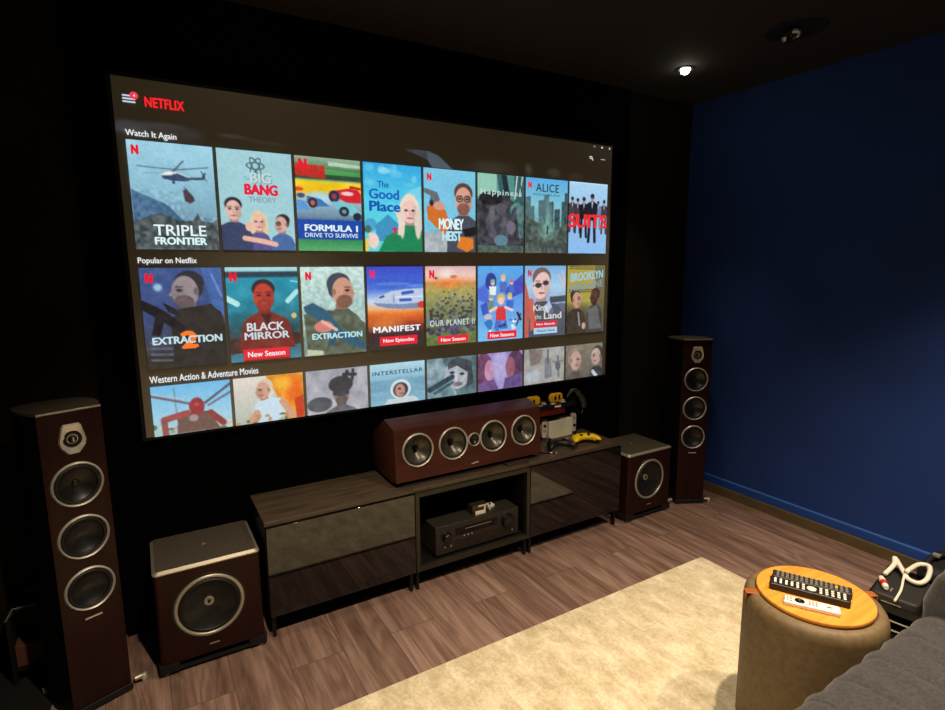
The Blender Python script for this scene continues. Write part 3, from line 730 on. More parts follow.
#SCREEN#
# ------------------------------------------------------------------ projection screen
SW, SH, SBZ = 2.261, 1.239, .7836
UX, UZ = SW/16, SH/9
scr = empty('projection_screen', (SW/2, 0, SBZ), 0, label='large projection screen on the black wall showing rows of film and series tiles', cat='screen')
emi = bpy.data.materials.new('projected_picture'); emi.use_nodes = True
n, l, b = nodes(emi)
at = n.new('ShaderNodeAttribute'); at.attribute_name = 'Col'
b.inputs['Base Color'].default_value = (.05, .048, .042, 1); b.inputs['Roughness'].default_value = .8
l.new(at.outputs['Color'], b.inputs['Emission Color']); b.inputs['Emission Strength'].default_value = 1.
gray = bpy.data.materials.new('grey_screen_fabric'); gray.use_nodes = True
n, l, b = nodes(gray)
at = n.new('ShaderNodeAttribute'); at.attribute_name = 'Col'
b.inputs['Base Color'].default_value = (*rgb(126, 118, 98), 1); b.inputs['Roughness'].default_value = .8
l.new(at.outputs['Color'], b.inputs['Emission Color']); b.inputs['Emission Strength'].default_value = 1.

def tolin(c):
    c = np.clip(np.asarray(c, float)/255, 0, 1)
    return np.where(c <= .04045, c/12.92, ((c+.055)/1.055)**2.4)
class Canvas:
    """procedural painter on a grid; x runs 0..w, y runs 0..h downwards"""
    def __init__(s, w, h, nx, ny, bg):
        s.w, s.h, s.nx, s.ny = w, h, nx, ny
        s.X, s.Y = np.meshgrid(np.linspace(0, w, nx), np.linspace(0, h, ny))
        s.C = np.zeros((ny, nx, 3)); s.C[:] = bg
        s.d = w/nx
    def mixin(s, m, col, a=1.):
        m = (np.clip(m, 0, 1)*a)[..., None]; s.C = s.C*(1-m)+np.asarray(col, float)*m; return s
    def G(s, stops, x0=0, x1=9, y0=0, y1=9):
        ys = [p for p, c in stops]; t = s.Y
        c = np.stack([np.interp(t, ys, [q[k] for p, q in stops]) for k in range(3)], -1)
        m = ((s.X >= x0) & (s.X <= x1) & (s.Y >= y0) & (s.Y <= y1))[..., None]
        s.C = np.where(m, c, s.C); return s
    def E(s, cx, cy, rx, ry, col, rot=0., soft=1., a=1.):
        c, q = math.cos(rot), math.sin(rot)
        u = ((s.X-cx)*c+(s.Y-cy)*q)/rx; v = (-(s.X-cx)*q+(s.Y-cy)*c)/ry
        r = np.sqrt(u*u+v*v); k = soft*s.d/min(rx, ry)
        return s.mixin((1-r)/k+.5, col, a)
    def P(s, pts, col, a=1.):
        m = np.zeros_like(s.X)
        for ox, oy in ((-.25, -.25), (.25, -.25), (-.25, .25), (.25, .25)):
            X, Y = s.X+ox*s.d, s.Y+oy*s.d; ins = np.zeros(X.shape, bool); N = len(pts)
            for i in range(N):
                (x1, y1), (x2, y2) = pts[i], pts[(i+1) % N]
                if y1 == y2: continue
                c = ((y1 > Y) != (y2 > Y)) & (X < (x2-x1)*(Y-y1)/(y2-y1)+x1); ins ^= c
            m += ins*.25
        return s.mixin(m, col, a)
    def L(s, x1, y1, x2, y2, w, col, a=1.):
        dx, dy = x2-x1, y2-y1; t = np.clip(((s.X-x1)*dx+(s.Y-y1)*dy)/(dx*dx+dy*dy), 0, 1)
        d = np.hypot(s.X-x1-t*dx, s.Y-y1-t*dy)
        return s.mixin((w/2-d)/s.d+.5, col, a*min(1, w/s.d*1.3))
    def N(s, sc, amp, y0=0, y1=9, x0=0, x1=9, sx=None):
        gx, gy = int(s.w*(sx or sc))+3, int(s.h*sc)+3; g = RS.rand(gy, gx)
        fx, fy = s.X*(sx or sc), s.Y*sc; ix, iy = fx.astype(int), fy.astype(int); fx, fy = fx-ix, fy-iy
        v = (g[iy, ix]*(1-fx)+g[iy, ix+1]*fx)*(1-fy)+(g[iy+1, ix]*(1-fx)+g[iy+1, ix+1]*fx)*fy
        m = ((s.X >= x0) & (s.X <= x1) & (s.Y >= y0) & (s.Y <= y1))[..., None]
        s.C = np.clip(s.C+(v[..., None]-.5)*2*amp*m, 0, 255); return s
    def blobs(s, k, x0, x1, y0, y1, r0, r1, cols, a=1.):
        for i in range(k):
            s.E(x0+RS.rand()*(x1-x0), y0+RS.rand()*(y1-y0), r0+RS.rand()*(r1-r0), (r0+RS.rand()*(r1-r0))*.7, cols[RS.randint(len(cols))], a=a)
        return s

def man(c, x, y, s, skin, hair, shirt, face=0, beard=None, hairlen=0, glasses=False, bw=1.5, tilt=0., cap=None):
    """head at x,y (centre) of half height s with shoulders; face -1 left, 0 front, 1 right"""
    sh = [k*.72 for k in skin]
    if hairlen: c.E(x, y+s*.55, s*.95, s*(1.2+hairlen*.5), hair)
    c.P([(x-s*.35, y+s*.5), (x+s*.35, y+s*.5), (x+s*.42, y+s*1.5), (x-s*.42, y+s*1.5)], sh)
    top = y+s*1.15
    c.P([(x-s*.45, top), (x+s*.45, top), (x+s*bw*.85, top+s*.35), (x+s*bw*1.1, top+s*1.1), (x+s*bw*1.2, 3), (x-s*bw*1.2, 3), (x-s*bw*1.1, top+s*1.1), (x-s*bw*.85, top+s*.35)], shirt)
    c.E(x-face*s*.14, y-s*.38, s*.74, s*.66, hair)
    if face: c.E(x-face*s*.42, y-s*.05, s*.38, s*.5, hair)
    c.E(x+face*s*.10, y+s*.12, s*.66, s*.88, skin, rot=tilt)
    if face: c.P([(x+face*s*.66, y-s*.05), (x+face*s*.92, y+s*.28), (x+face*s*.6, y+s*.38)], skin); c.E(x-face*s*.45, y+s*.1, s*.13, s*.2, sh)
    c.E(x+face*s*.45, y+s*.35, s*.35, s*.6, sh, a=.35) if face else c.E(x+s*.42, y+s*.25, s*.25, s*.6, sh, a=.4)
    if beard: c.E(x+face*s*.18, y+s*.68, s*.5, s*.4, beard, a=.75); c.E(x+face*s*.25, y+s*.55, s*.2, s*.09, [150, 90, 80], a=.6)
    else: c.E(x+face*s*.28, y+s*.6, s*.24, s*.07, [160, 80, 80], a=.9)
    for dx in ((-.3, .3) if not face else (face*.38,)):
        c.E(x+dx*s, y+s*.02, s*.15, s*.08, [45, 35, 35], a=.9); c.L(x+dx*s-s*.17, y-s*.17, x+dx*s+s*.17, y-s*.17, s*.07, hair, .8)
        if glasses and False:
            for q in (0, 1, 2, 3): c.L(x+dx*s-s*.2+(0 if q != 1 else s*.4), y-s*.08 if q != 2 else y+s*.14, x+dx*s+s*.2-(0 if q != 3 else s*.4), y-s*.08 if q == 0 else y+s*.14, s*.05, [30, 30, 35])
    if glasses:
        for dx in ((-.3, .3) if not face else (face*.38,)):
            px, py = x+dx*s, y+s*.03
            for q in range(14):
                a0, a1 = 2*PI*q/14, 2*PI*(q+1)/14
                c.L(px+s*.24*math.cos(a0), py+s*.2*math.sin(a0), px+s*.24*math.cos(a1), py+s*.2*math.sin(a1), s*.07, [40, 34, 40])
    if not face: c.L(x, y+s*.05, x+s*.04, y+s*.38, s*.07, sh, .8)
    return c

TEXTS = {}
def textmesh(body, bold=0., space=1.):
    """letters as 2-D triangles normalised to their own box; returns verts (n,2) in 0..1 and faces"""
    key = (body, bold, space)
    if key in TEXTS: return TEXTS[key]
    cu = bpy.data.curves.new('letters', 'FONT'); cu.body = body; cu.space_character = space; cu.resolution_u = 3; cu.space_line = .86
    cu.align_x = 'CENTER'
    o = bpy.data.objects.new('letters', cu); COL.objects.link(o)
    dg = bpy.context.evaluated_depsgraph_get(); dg.update()
    me = bpy.data.meshes.new_from_object(o.evaluated_get(dg))
    v = np.array([(q.co.x, q.co.y) for q in me.vertices]); f = [tuple(p.vertices) for p in me.polygons]
    if bold:
        n0 = len(v); vv, ff = [], []
        for q, (dx, dy) in enumerate(((-1, 0), (1, 0), (0, .6), (0, -.6), (.6, .5), (-.6, -.5))):
            vv.append(v+np.array((dx*bold, dy*bold))); ff += [tuple(i+q*n0 for i in p) for p in f]
        v, f = np.concatenate(vv), ff
    lo, hi = v.min(0), v.max(0); v = (v-lo)/(hi-lo)
    bpy.data.objects.remove(o); bpy.data.curves.remove(cu); bpy.data.meshes.remove(me)
    TEXTS[key] = (v, f); return v, f

def picture(name, x0, y0, wu, hu, canvas, texts=(), shapes=(), depth=-.004, m=None, parent=None, parts=(), scale=None, label=None):
    """flat picture at screen units (x0, y0) size wu x hu; canvas coordinates scale by `scale` (metres per canvas unit)"""
    V, Fc, Cc = [], [], []
    ox, oz = x0*UX-SW/2, (9-y0)*UZ
    k = scale or wu*UX
    kz = hu*UZ/(canvas.h if canvas is not None else hu)
    if canvas is not None:
        lc = tolin(canvas.C).reshape(-1, 3); X = canvas.X.ravel(); Y = canvas.Y.ravel()
        V += [(ox+a*k, depth, oz-b_*kz) for a, b_ in zip(X, Y)]; Cc += lc.tolist()
        nx, ny = canvas.nx, canvas.ny
        Fc += [(j*nx+i, (j+1)*nx+i, (j+1)*nx+i+1, j*nx+i+1) for j in range(ny-1) for i in range(nx-1)]
    dd = depth-.0005
    for pts, col in shapes:
        s0 = len(V); V += [(ox+a*k, dd, oz-b_*kz) for a, b_ in pts]; Cc += [tolin(col).tolist()]*len(pts); Fc.append(tuple(range(s0, s0+len(pts)))[::-1])
        dd -= .0001
    for T in texts:
        body, bx0, by0, bx1, by1, col = T[:6]; opt = T[6] if len(T) > 6 else {}
        v, f = textmesh(body, opt.get('bold', 0.), opt.get('space', 1.))
        s0 = len(V); sk = opt.get('skew', 0.)
        V += [(ox+(bx0+a*(bx1-bx0))*k, dd-.0004, oz-(by1-b_*(by1-by0)+sk*(a-.5))*kz) for a, b_ in v]
        Cc += [tolin(col).tolist()]*len(v); Fc += [tuple(s0+i for i in q) for q in f]
        dd -= .0001
    me = bpy.data.meshes.new(name); me.from_pydata(V, [], Fc); me.update()
    ca = me.color_attributes.new('Col', 'FLOAT_COLOR', 'POINT')
    ca.data.foreach_set('color', np.concatenate([np.array(Cc), np.ones((len(Cc), 1))], 1).astype(np.float32).ravel())
    o = obj(name, me, m or emi, parent or scr)
    if label: o['label'] = label
    return o

# back board and picture surface
fr = B(); box(fr, -SW/2-.012, SW/2+.012, .0, .02, -.012, SH+.012)
obj('backing', fr, mat('screen_border', rgb(5, 5, 5), .9), scr, loc=(0, .002, 0))
c = Canvas(16, 9, 400, 226, (6, 6, 5))
# faint strip of a picture scrolling away under the title row
c.mixin(np.clip(1-np.abs(c.Y-1.2)/.3, 0, 1)*np.clip((2.0-c.X)/.3, 0, 1), (42, 46, 52), .8)
c.E(.3, 1.15, .35, .16, (62, 70, 82), a=.5); c.E(1.0, 1.05, .5, .08, (56, 60, 68), a=.5)
c.E(2.6, 1.12, .35, .05, (66, 66, 66), a=.6); c.E(3.4, 1.2, .5, .05, (40, 40, 40), a=.6)
c.P([(7.45, .96), (8.25, .93), (8.6, 1.05), (9.1, 1.43), (8.35, 1.43), (8.2, 1.2)], (74, 92, 108), .9)
c.P([(7.45, .96), (8.2, .96), (8.2, 1.2), (7.9, 1.08)], (40, 48, 56), .8)
c.E(10.6, 1.25, .8, .22, (44, 43, 40), soft=6, a=.8); c.E(12.1, 1.2, .15, .2, (58, 58, 55), soft=4, a=.8); c.E(13.2, 1.2, .3, .16, (52, 50, 47), soft=4, a=.8); c.E(14.2, 1.25, .3, .1, (46, 46, 43), soft=4, a=.7)
c.N(20, 1.5)
picture('picture_surface', 0, 0, 16, 9, c, scale=UX, m=gray, depth=.0)

RED = (226, 30, 48); WH = (235, 240, 245)
# header: menu icon, badge, name, window buttons
bars = [([(.2, y), (.46, y), (.46, y+.035), (.2, y+.035)], (205, 215, 235)) for y in (.41, .48, .55)]
circ = lambda x, y, r, k=20: [(x+r*math.cos(2*PI*i/k), y+r*math.sin(2*PI*i/k)) for i in range(k)]
picture('menu_icon', 0, 0, 16, 9, None, [('4', .425, .38, .465, .44, (255, 235, 235), {'bold': .02})], bars+[(circ(.44, .41, .088), (236, 60, 80))], scale=UX, depth=-.002)
def ui(name, texts, shapes=(), label=None):
    return picture(name, 0, 0, 16, 9, None, texts, shapes, scale=UX, depth=-.002, label=label)
ui('header_name', [('NETFLIX', .65, .40, 1.50, .64, (240, 40, 44), {'bold': .045, 'space': 1.05})], label='red lettering in the top left corner')
picture('window_buttons', 0, 0, 16, 9, None, [('o', 14.86, .46, 15.0, .56, (220, 225, 235), {'bold': .02})],
   [([(14.98, .545), (15.01, .53), (15.06, .60), (15.03, .615)], (220, 225, 235)), ([(15.42, .52), (15.64, .52), (15.64, .55), (15.42, .55)], (170, 170, 168)), ([(15.04, .08), (15.14, .08), (15.14, .10), (15.04, .10)], (190, 190, 188)),
    (circ(15.47, .10, .035), (235, 235, 235)), (circ(15.85, .10, .03), (235, 235, 235))], scale=UX, depth=-.002)
ui('row_title', [('Watch It Again', .19, 1.21, 1.27, 1.40, WH, {'bold': .012})])
ui('row_title', [('Popular on Netflix', .19, 4.30, 1.50, 4.49, WH, {'bold': .012})])
ui('row_title', [('Western Action & Adventure Movies', .19, 7.37, 2.82, 7.56, WH, {'bold': .010})])

TH = 1.365
def logoN(x=.045, y=.055, s=.085, col=RED):
    return ('N', x, y, x+s, y+s*1.45, col, {'bold': .09})
def badge(t, x0=.2, x1=.82, y0=1.21, y1=1.345, col=(232, 32, 52), tc=WH):
    return ([(x0, y0), (x1, y0), (x1, y1), (x0, y1)], col), (t, x0+.06, y0+.035, x1-.06, y1-.035, tc, {'bold': .02})
def new(bg, h=TH): return Canvas(1, h, 78, int(78*h), bg)
tiles = []
# ---- row 1
c = new((150, 200, 222)); c.G([(0, (158, 208, 228)), (.6, (140, 188, 208)), (1.0, (120, 160, 180))]); c.N(6, 7)
c.P([(0, .60), (.12, .66), (.3, .74), (.42, .80), (.52, .92), (.62, 1.02), (1, 1.05), (1, TH), (0, TH)], (72, 108, 142)); c.N(30, 22, .6, 1.2, 0, .6)
c.P([(.0, 1.02), (.15, .95), (.3, .90), (.42, .93), (.55, 1.0), (.7, .98), (.76, .88), (.8, .98), (.92, 1.0), (1, .96), (1, TH), (0, TH)], (74, 84, 86)); c.N(26, 34, .93, TH)
c.L(.10, .315, .52, .33, .012, (70, 90, 105)); c.L(.52, .335, .93, .275, .012, (60, 78, 95)); c.L(.5, .36, .63, .215, .016, (50, 62, 78)); c.L(.5, .37, .15, .40, .008, (110, 140, 155))
c.E(.50, .405, .135, .045, (215, 218, 222)); c.P([(.36, .42), (.56, .375), (.68, .43), (.68, .47), (.5, .475), (.38, .455)], (56, 76, 108)); c.P([(.62, .425), (.84, .41), (.88, .34), (.90, .345), (.87, .44), (.66, .455)], (60, 74, 96)); c.E(.45, .385, .05, .02, (240, 240, 240)); c.L(.84, .33, .90, .45, .012, (60, 70, 84)); c.E(.50, .495, .018, .02, (50, 60, 76))
c.L(.62, .545, .66, .62, .008, (60, 60, 70)); c.P([(.60, .60), (.64, .56), (.72, .66), (.74, .72), (.68, .76), (.62, .73)], (78, 62, 74))
tiles.append((0, 0, c, [logoN(), ('TRIPLE', .22, 1.045, .85, 1.185, (222, 238, 240), {'bold': .015}), ('FRONTIER', .22, 1.205, .85, 1.305, (214, 240, 244), {'bold': .045})], [], 'tile with a helicopter over mountains'))
c = new((160, 205, 214)); c.N(5, 5)
for r in (0, 1.05, -1.05):
    for k in range(40):
        a, a2 = 2*PI*k/40, 2*PI*(k+1)/40
        f = lambda q: (.5+.12*math.cos(q)*math.cos(r)-.045*math.sin(q)*math.sin(r), .2+.12*math.cos(q)*math.sin(r)+.045*math.sin(q)*math.cos(r))
        (xa, ya), (xb, yb) = f(a), f(a2); c.L(xa, ya, xb, yb, .012, (58, 92, 100))
man(c, .82, .98, .13, (214, 170, 158), (48, 38, 42), (66, 104, 160), -1, glasses=True, bw=1.25)
man(c, .50, .96, .135, (236, 186, 172), (226, 202, 160), (84, 80, 140), 0, hairlen=.9, bw=1.1)
man(c, .17, .80, .155, (226, 184, 172), (44, 38, 46), (52, 64, 100), 0, bw=1.35)
c.L(.3, 1.2, .55, 1.24, .07, (232, 180, 164)); c.L(.72, 1.28, .55, 1.24, .07, (232, 180, 164)); c.E(.36, 1.04, .045, .06, (232, 184, 170))
tiles.append((0, 1, c, [('BIG', .43, .30, .71, .44, (120, 152, 160), {'bold': .05}), ('BIG', .42, .29, .70, .43, (190, 212, 214), {'bold': .03}), ('The', .33, .35, .41, .40, (120, 158, 168), {'bold': .02}), ('BANG', .33, .445, .79, .60, (222, 36, 66), {'bold': .07}), ('THEORY', .38, .62, .76, .70, (128, 160, 166), {'bold': .03})], [], 'tile with three people under a sketched atom'))
c = new((60, 120, 90)); c.G([(0, (150, 175, 150)), (.14, (90, 140, 100)), (.2, (50, 90, 64)), (.3, (40, 70, 54)), (.34, (190, 205, 120)), (.36, (244, 206, 30)), (.5, (236, 190, 40)), (.56, (200, 180, 120)), (.64, (150, 185, 200)), (.86, (110, 140, 165)), (.9, (84, 108, 140)), (.905, (20, 74, 168)), (1.19, (18, 66, 160)), (1.20, (50, 140, 86)), (TH, (90, 168, 110))])
c.P([(0, .1), (.45, .12), (.45, .3), (0, .28)], (206, 40, 34), .9); c.P([(.45, .16), (1, .18), (1, .24), (.45, .24)], (96, 200, 96), .6); c.P([(.5, .05), (1, .07), (1, .12), (.5, .11)], (200, 220, 200), .8)
c.E(.04, .47, .07, .03, (224, 70, 40)); c.N(20, 14, .3, .6, sx=5)
c.E(.34, .60, .2, .10, (176, 214, 226), soft=5); c.P([(.16, .56), (.36, .60), (.50, .70), (.30, .72), (.14, .66)], (60, 120, 176)); c.E(.24, .66, .07, .075, (70, 34, 40)); c.E(.24, .66, .035, .04, (160, 110, 110)); c.P([(0, .62), (.12, .64), (.2, .76), (0, .78)], (90, 150, 210)); c.E(.07, .56, .06, .035, (50, 80, 130))
c.P([(.5, .48), (.8, .42), (.95, .44), (1, .5), (1, .64), (.78, .64), (.6, .56)], (206, 34, 48)); c.E(.57, .55, .085, .09, (34, 44, 80)); c.E(.57, .55, .04, .045, (150, 60, 70)); c.E(.78, .50, .1, .03, (240, 200, 200)); c.P([(.82, .38), (1, .40), (1, .44), (.82, .42)], (190, 30, 40))
c.P([(.55, .62), (.8, .64), (1, .78), (1, .86), (.72, .80), (.58, .72)], (120, 196, 206)); c.E(.72, .77, .08, .075, (30, 50, 60)); c.E(.93, .84, .07, .06, (30, 44, 54)); c.E(.72, .77, .035, .03, (120, 150, 160))
tiles.append((0, 2, c, [('FORMULA 1', .10, .975, .93, 1.075, (220, 235, 240), {'bold': .045}), ('DRIVE TO SURVIVE', .10, 1.10, .93, 1.165, (205, 222, 235), {'bold': .02}), logoN(.05, .03, .13)], [], 'tile with racing cars above a blue band'))
c = new((70, 190, 226)); c.G([(0, (52, 168, 226)), (.6, (84, 206, 232)), (1.1, (96, 214, 220))]); c.blobs(9, .1, .95, .05, .3, .04, .12, [(150, 220, 240), (120, 208, 236)], .5); c.P([(1, .3), (.75, .4), (.55, .9), (1, 1.1)], (170, 226, 236), .5)
c.P([(.4, .78), (.6, .95), (.6, 1.2), (.18, 1.2), (.18, .95)], (54, 130, 186), .8); c.E(.1, .95, .1, .1, (60, 130, 190), a=.6); c.E(.5, .97, .05, .05, (70, 150, 200), a=.7)
man(c, .78, .70, .21, (238, 196, 190), (236, 218, 196), (26, 134, 88), 0, hairlen=1.2, bw=1.2)
c.P([(.22, TH), (.36, 1.12), (.5, 1.06), (1, 1.06), (1, TH)], (24, 132, 86)); c.P([(.5, .66), (.58, .9), (.56, 1.1), (.66, 1.1), (.68, .8)], (232, 214, 196)); c.E(.64, .9, .05, .25, (232, 212, 196)); c.E(.93, .9, .06, .26, (222, 204, 190))
c.E(.14, 1.2, .09, .12, (238, 208, 200)); c.L(.1, 1.15, .06, 1.0, .05, (238, 208, 200)); c.E(.05, 1.02, .06, .06, (70, 110, 110)); c.L(.02, TH, .03, 1.2, .06, (230, 210, 90))
c.P([(.46, .99), (.56, .99), (.51, 1.1)], (206, 50, 80))
tiles.append((0, 3, c, [('The', .23, .27, .42, .37, (30, 84, 164), {'bold': .02}), ('Good', .08, .39, .60, .55, (34, 100, 184), {'bold': .04}), ('Place', .08, .58, .62, .74, (26, 84, 172), {'bold': .04})], [], 'tile with a fair-haired woman in green on bright blue'))
c = new((120, 196, 226)); c.N(4, 5)
c.P([(0, 1.05), (.3, 1.0), (.7, 1.08), (1, 1.0), (1, TH), (0, TH)], (170, 180, 186)); c.N(18, 18, 1.0, TH)
c.P([(.05, .62), (.2, .56), (.4, .66), (.5, .9), (.4, 1.08), (.2, .94), (.06, .82)], (206, 112, 44)); c.P([(.0, .32), (.25, .38), (.3, .5), (.2, .62), (.1, .55), (.12, .44), (0, .4)], (100, 108, 116)); c.E(.28, .6, .11, .07, (214, 150, 130)); c.E(.14, .56, .04, .05, (40, 40, 48))
man(c, .76, .46, .25, (216, 160, 142), (92, 66, 60), (70, 76, 90), 0, beard=(110, 66, 54), glasses=True, bw=1.2)
c.P([(.74, .98), (1, .92), (1, 1.08), (.78, 1.1)], (20, 22, 28)); c.P([(.68, 1.1), (.95, 1.12), (.96, 1.3), (.82, TH), (.62, 1.28)], (222, 124, 40))
tiles.append((0, 4, c, [logoN(.06, .08), ('MONEY', .27, .80, .76, .99, (212, 236, 240), {'bold': .05, 'space': .9}), ('HEIST', .33, 1.01, .72, 1.18, (176, 222, 234), {'bold': .05, 'space': .9})], [], 'tile with a bearded man and orange sleeves'))
c = new((96, 150, 146)); c.P([(0, 0), (.4, 0), (.4, .36), (0, .4)], (146, 200, 180)); c.P([(.4, 0), (1, 0), (1, .7), (.5, .5)], (52, 96, 96)); c.P([(.5, 0), (.62, 0), (.72, .5), (.6, .45)], (24, 44, 50)); c.P([(.62, 0), (.78, 0), (.8, .45), (.72, .5)], (84, 140, 134))
c.L(.85, 0, .80, .4, .025, (205, 225, 220)); c.L(.97, 0, .90, .35, .025, (190, 215, 210)); c.L(.9, .02, .94, .25, .02, (30, 50, 50)); c.P([(.1, .38), (.6, .36), (.85, .5), (1, .8), (1, TH), (0, TH), (0, .45)], (58, 58, 66)); c.E(.85, .62, .15, .15, (90, 140, 134)); c.E(.86, .68, .14, .14, (60, 66, 74)); c.P([(.82, .5), (1, .5), (1, 1.1), (.9, 1.1)], (84, 120, 120)); c.E(.28, .42, .25, .12, (30, 32, 38))
c.E(.45, .85, .28, .32, (78, 78, 88)); c.N(16, 26, .45, TH); c.E(.5, 1.15, .15, .1, (92, 128, 146)); c.E(.52, .55, .12, .06, (84, 84, 92)); c.E(.3, .7, .06, .14, (100, 100, 108)); c.E(.72, .92, .1, .12, (110, 106, 122)); c.G([(1.22, (70, 96, 96)), (TH, (84, 96, 84))], y0=1.24); c.N(20, 20, 1.2, TH)
tiles.append((0, 5, c, [('Happiness', .06, .26, .95, .385, (190, 214, 212), {'space': 1.25, 'bold': .01})], [], 'dark green-grey tile with a crouching figure'))
c = new((96, 170, 216)); c.G([(0, (92, 172, 226)), (.5, (130, 196, 210)), (.9, (120, 160, 156)), (TH, (84, 96, 92))])
for x0, x1, y in ((0, .12, .35), (.1, .2, .52), (.3, .44, .40), (.43, .55, .30), (.54, .66, .42), (.68, .82, .55), (.86, .96, .40), (.93, 1, .24)):
    c.P([(x0, y), (x1, y-.02), (x1, 1.1), (x0, 1.1)], (80, 112, 118) if x0 < .5 else (58, 84, 92)); c.N(22, 12, y, 1.1, x0, x1)
c.E(.55, .72, .06, .25, (150, 200, 184), soft=8, a=.6); c.P([(0, .7), (.3, .8), (.6, .98), (1, .78), (1, TH), (0, TH)], (76, 88, 84)); c.E(.52, .95, .2, .14, (120, 170, 156), soft=10, a=.7); c.N(20, 26, .7, TH); c.L(.52, .90, .52, 1.0, .035, (36, 56, 64)); c.E(.52, .87, .018, .022, (36, 56, 64)); c.L(.25, .95, .25, 1.0, .02, (40, 50, 52))
tiles.append((0, 6, c, [logoN(.05, .07), ('ALICE', .23, .09, .78, .24, (34, 62, 84), {'space': 1.1, 'bold': .02}), ('IN BORDERLAND', .17, .27, .82, .31, (60, 100, 120), {'bold': .01})], [], 'tile with a ruined city skyline'))
c = new((150, 196, 236)); c.G([(0, (168, 212, 240)), (.8, (146, 190, 234)), (TH, (140, 188, 238))])
for x, y, s, k in ((.08, .34, .12, (70, 60, 70)), (.22, .36, .12, (60, 56, 70)), (.92, .36, .12, (60, 60, 76)), (.76, .38, .10, (110, 130, 160)), (.38, .34, .14, (24, 24, 34)), (.6, .28, .17, (26, 28, 42))):
    c.E(x, y, s*.3, s*.42, (180, 140, 130)); c.E(x, y-s*.2, s*.32, s*.28, (50, 40, 44)); c.P([(x-s*.9, y+s*.7), (x-s*.2, y+s*.4), (x+s*.2, y+s*.4), (x+s*.9, y+s*.7), (x+s*.7, y+s*2.6), (x-s*.7, y+s*2.6)], k); c.P([(x-s*.12, y+s*.45), (x+s*.12, y+s*.45), (x, y+s*1.3)], (190, 205, 225))
    c.L(x-s*.35, y+s*2.4, x-s*.5, min(y+s*5., 1.2), s*.42, k); c.L(x+s*.35, y+s*2.4, x+s*.5, min(y+s*5., 1.2), s*.42, k)
tiles.append((0, 7, c, [('SUITS', -.02, .60, 1.01, .87, (232, 48, 52), {'bold': .05})], [([(0, 0), (1, 0), (1, .02), (0, .02)], (190, 225, 245))], 'pale blue tile with six people in suits'))
# ---- row 2
c = new((48, 64, 104)); c.G([(0, (62, 84, 136)), (.6, (58, 78, 130)), (1.0, (60, 66, 86)), (1.25, (44, 42, 40)), (TH, (56, 50, 40))]); c.P([(.74, 0), (1, 0), (1, .7), (.86, .6)], (70, 110, 180), .7); c.L(.87, .1, .98, .4, .03, (110, 140, 200)); c.E(.2, .26, .05, .05, (150, 190, 220), soft=3); c.N(14, 8)
for y in (1.0, 1.08, 1.16, 1.24): c.L(.06, y, .36, y+.02, .03, (110, 120, 140), .6)
c.P([(.3, .7), (.5, .58), (.82, .52), (.96, .62), (1, .8), (1, TH), (.3, TH), (.34, 1)], (40, 38, 38)); man(c, .55, .30, .25, (150, 136, 140), (46, 44, 54), (42, 40, 40), -1, beard=(80, 70, 76), bw=.8); c.P([(.42, .56), (.84, .5), (.98, .68), (1, TH), (.36, TH), (.36, .9)], (42, 40, 40))
c.P([(.0, .42), (.26, .58), (.5, .80), (.44, .88), (.24, .74), (.18, .92), (.08, .9), (.14, .66), (0, .56)], (26, 24, 30)); c.P([(.24, .46), (.4, .56), (.46, .68), (.3, .6)], (30, 28, 34)); c.N(12, 7, .5, TH)
tiles.append((1, 0, c, [logoN(.06, .07, .095), ('2', .42, .86, .64, 1.11, (240, 120, 42), {'bold': .08}), ('EXTRACTION', .08, .93, .95, 1.035, (190, 216, 224), {'bold': .045})], [], 'blue-grey tile with a man and a rifle'))
c = new((30, 140, 160)); c.G([(0, (180, 220, 228)), (.05, (150, 210, 220)), (.07, (40, 60, 76)), (.13, (36, 60, 76)), (.16, (34, 150, 176)), (.6, (30, 130, 150)), (1.0, (50, 70, 76)), (1.1, (50, 100, 120)), (TH, (70, 130, 150))]); c.N(10, 16, .15, 1.1)
c.L(.0, .44, .13, .52, .08, (180, 230, 235)); c.L(.98, .36, .84, .50, .07, (170, 226, 232)); c.L(.9, .2, 1, .22, .02, (150, 220, 220)); c.E(.92, .72, .04, .04, (210, 190, 120)); c.P([(0, 1.02), (1, .98), (1, 1.15), (0, 1.25)], (70, 44, 40))
man(c, .5, .40, .22, (190, 62, 50), (52, 36, 44), (128, 46, 38), 0, beard=(150, 46, 40), bw=1.35); c.P([(.2, .78), (.42, .66), (.6, .66), (.84, .78), (.92, 1.2), (.12, 1.2)], (122, 44, 38)); c.P([(.44, .68), (.6, .68), (.54, .85)], (66, 30, 32)); c.N(9, 12, .65, 1.2)
s, t2 = badge('New Season', .17, .82, 1.19, 1.34)
tiles.append((1, 1, c, [logoN(.05, .06, .10), ('BLACK', .24, .80, .77, .925, (205, 214, 222), {'bold': .03}), ('MIRROR', .20, .94, .84, 1.05, (196, 212, 220), {'bold': .03}), t2], [s], 'teal tile with a red-lit man'))
c = new((176, 206, 200)); c.G([(0, (196, 222, 216)), (.7, (170, 200, 196)), (TH, (120, 140, 130))]); c.N(26, 22)
c.P([(.02, .72), (.3, .62), (.42, .7), (.8, .74), (1, .9), (1, TH), (.06, TH)], (86, 96, 80)); man(c, .62, .36, .26, (206, 152, 128), (60, 70, 86), (84, 92, 78), 1, beard=(104, 72, 60), bw=1.0); c.P([(.06, .80), (.4, .66), (.85, .74), (1, .95), (1, TH), (.08, TH)], (90, 98, 82)); c.N(14, 22, .68, TH)
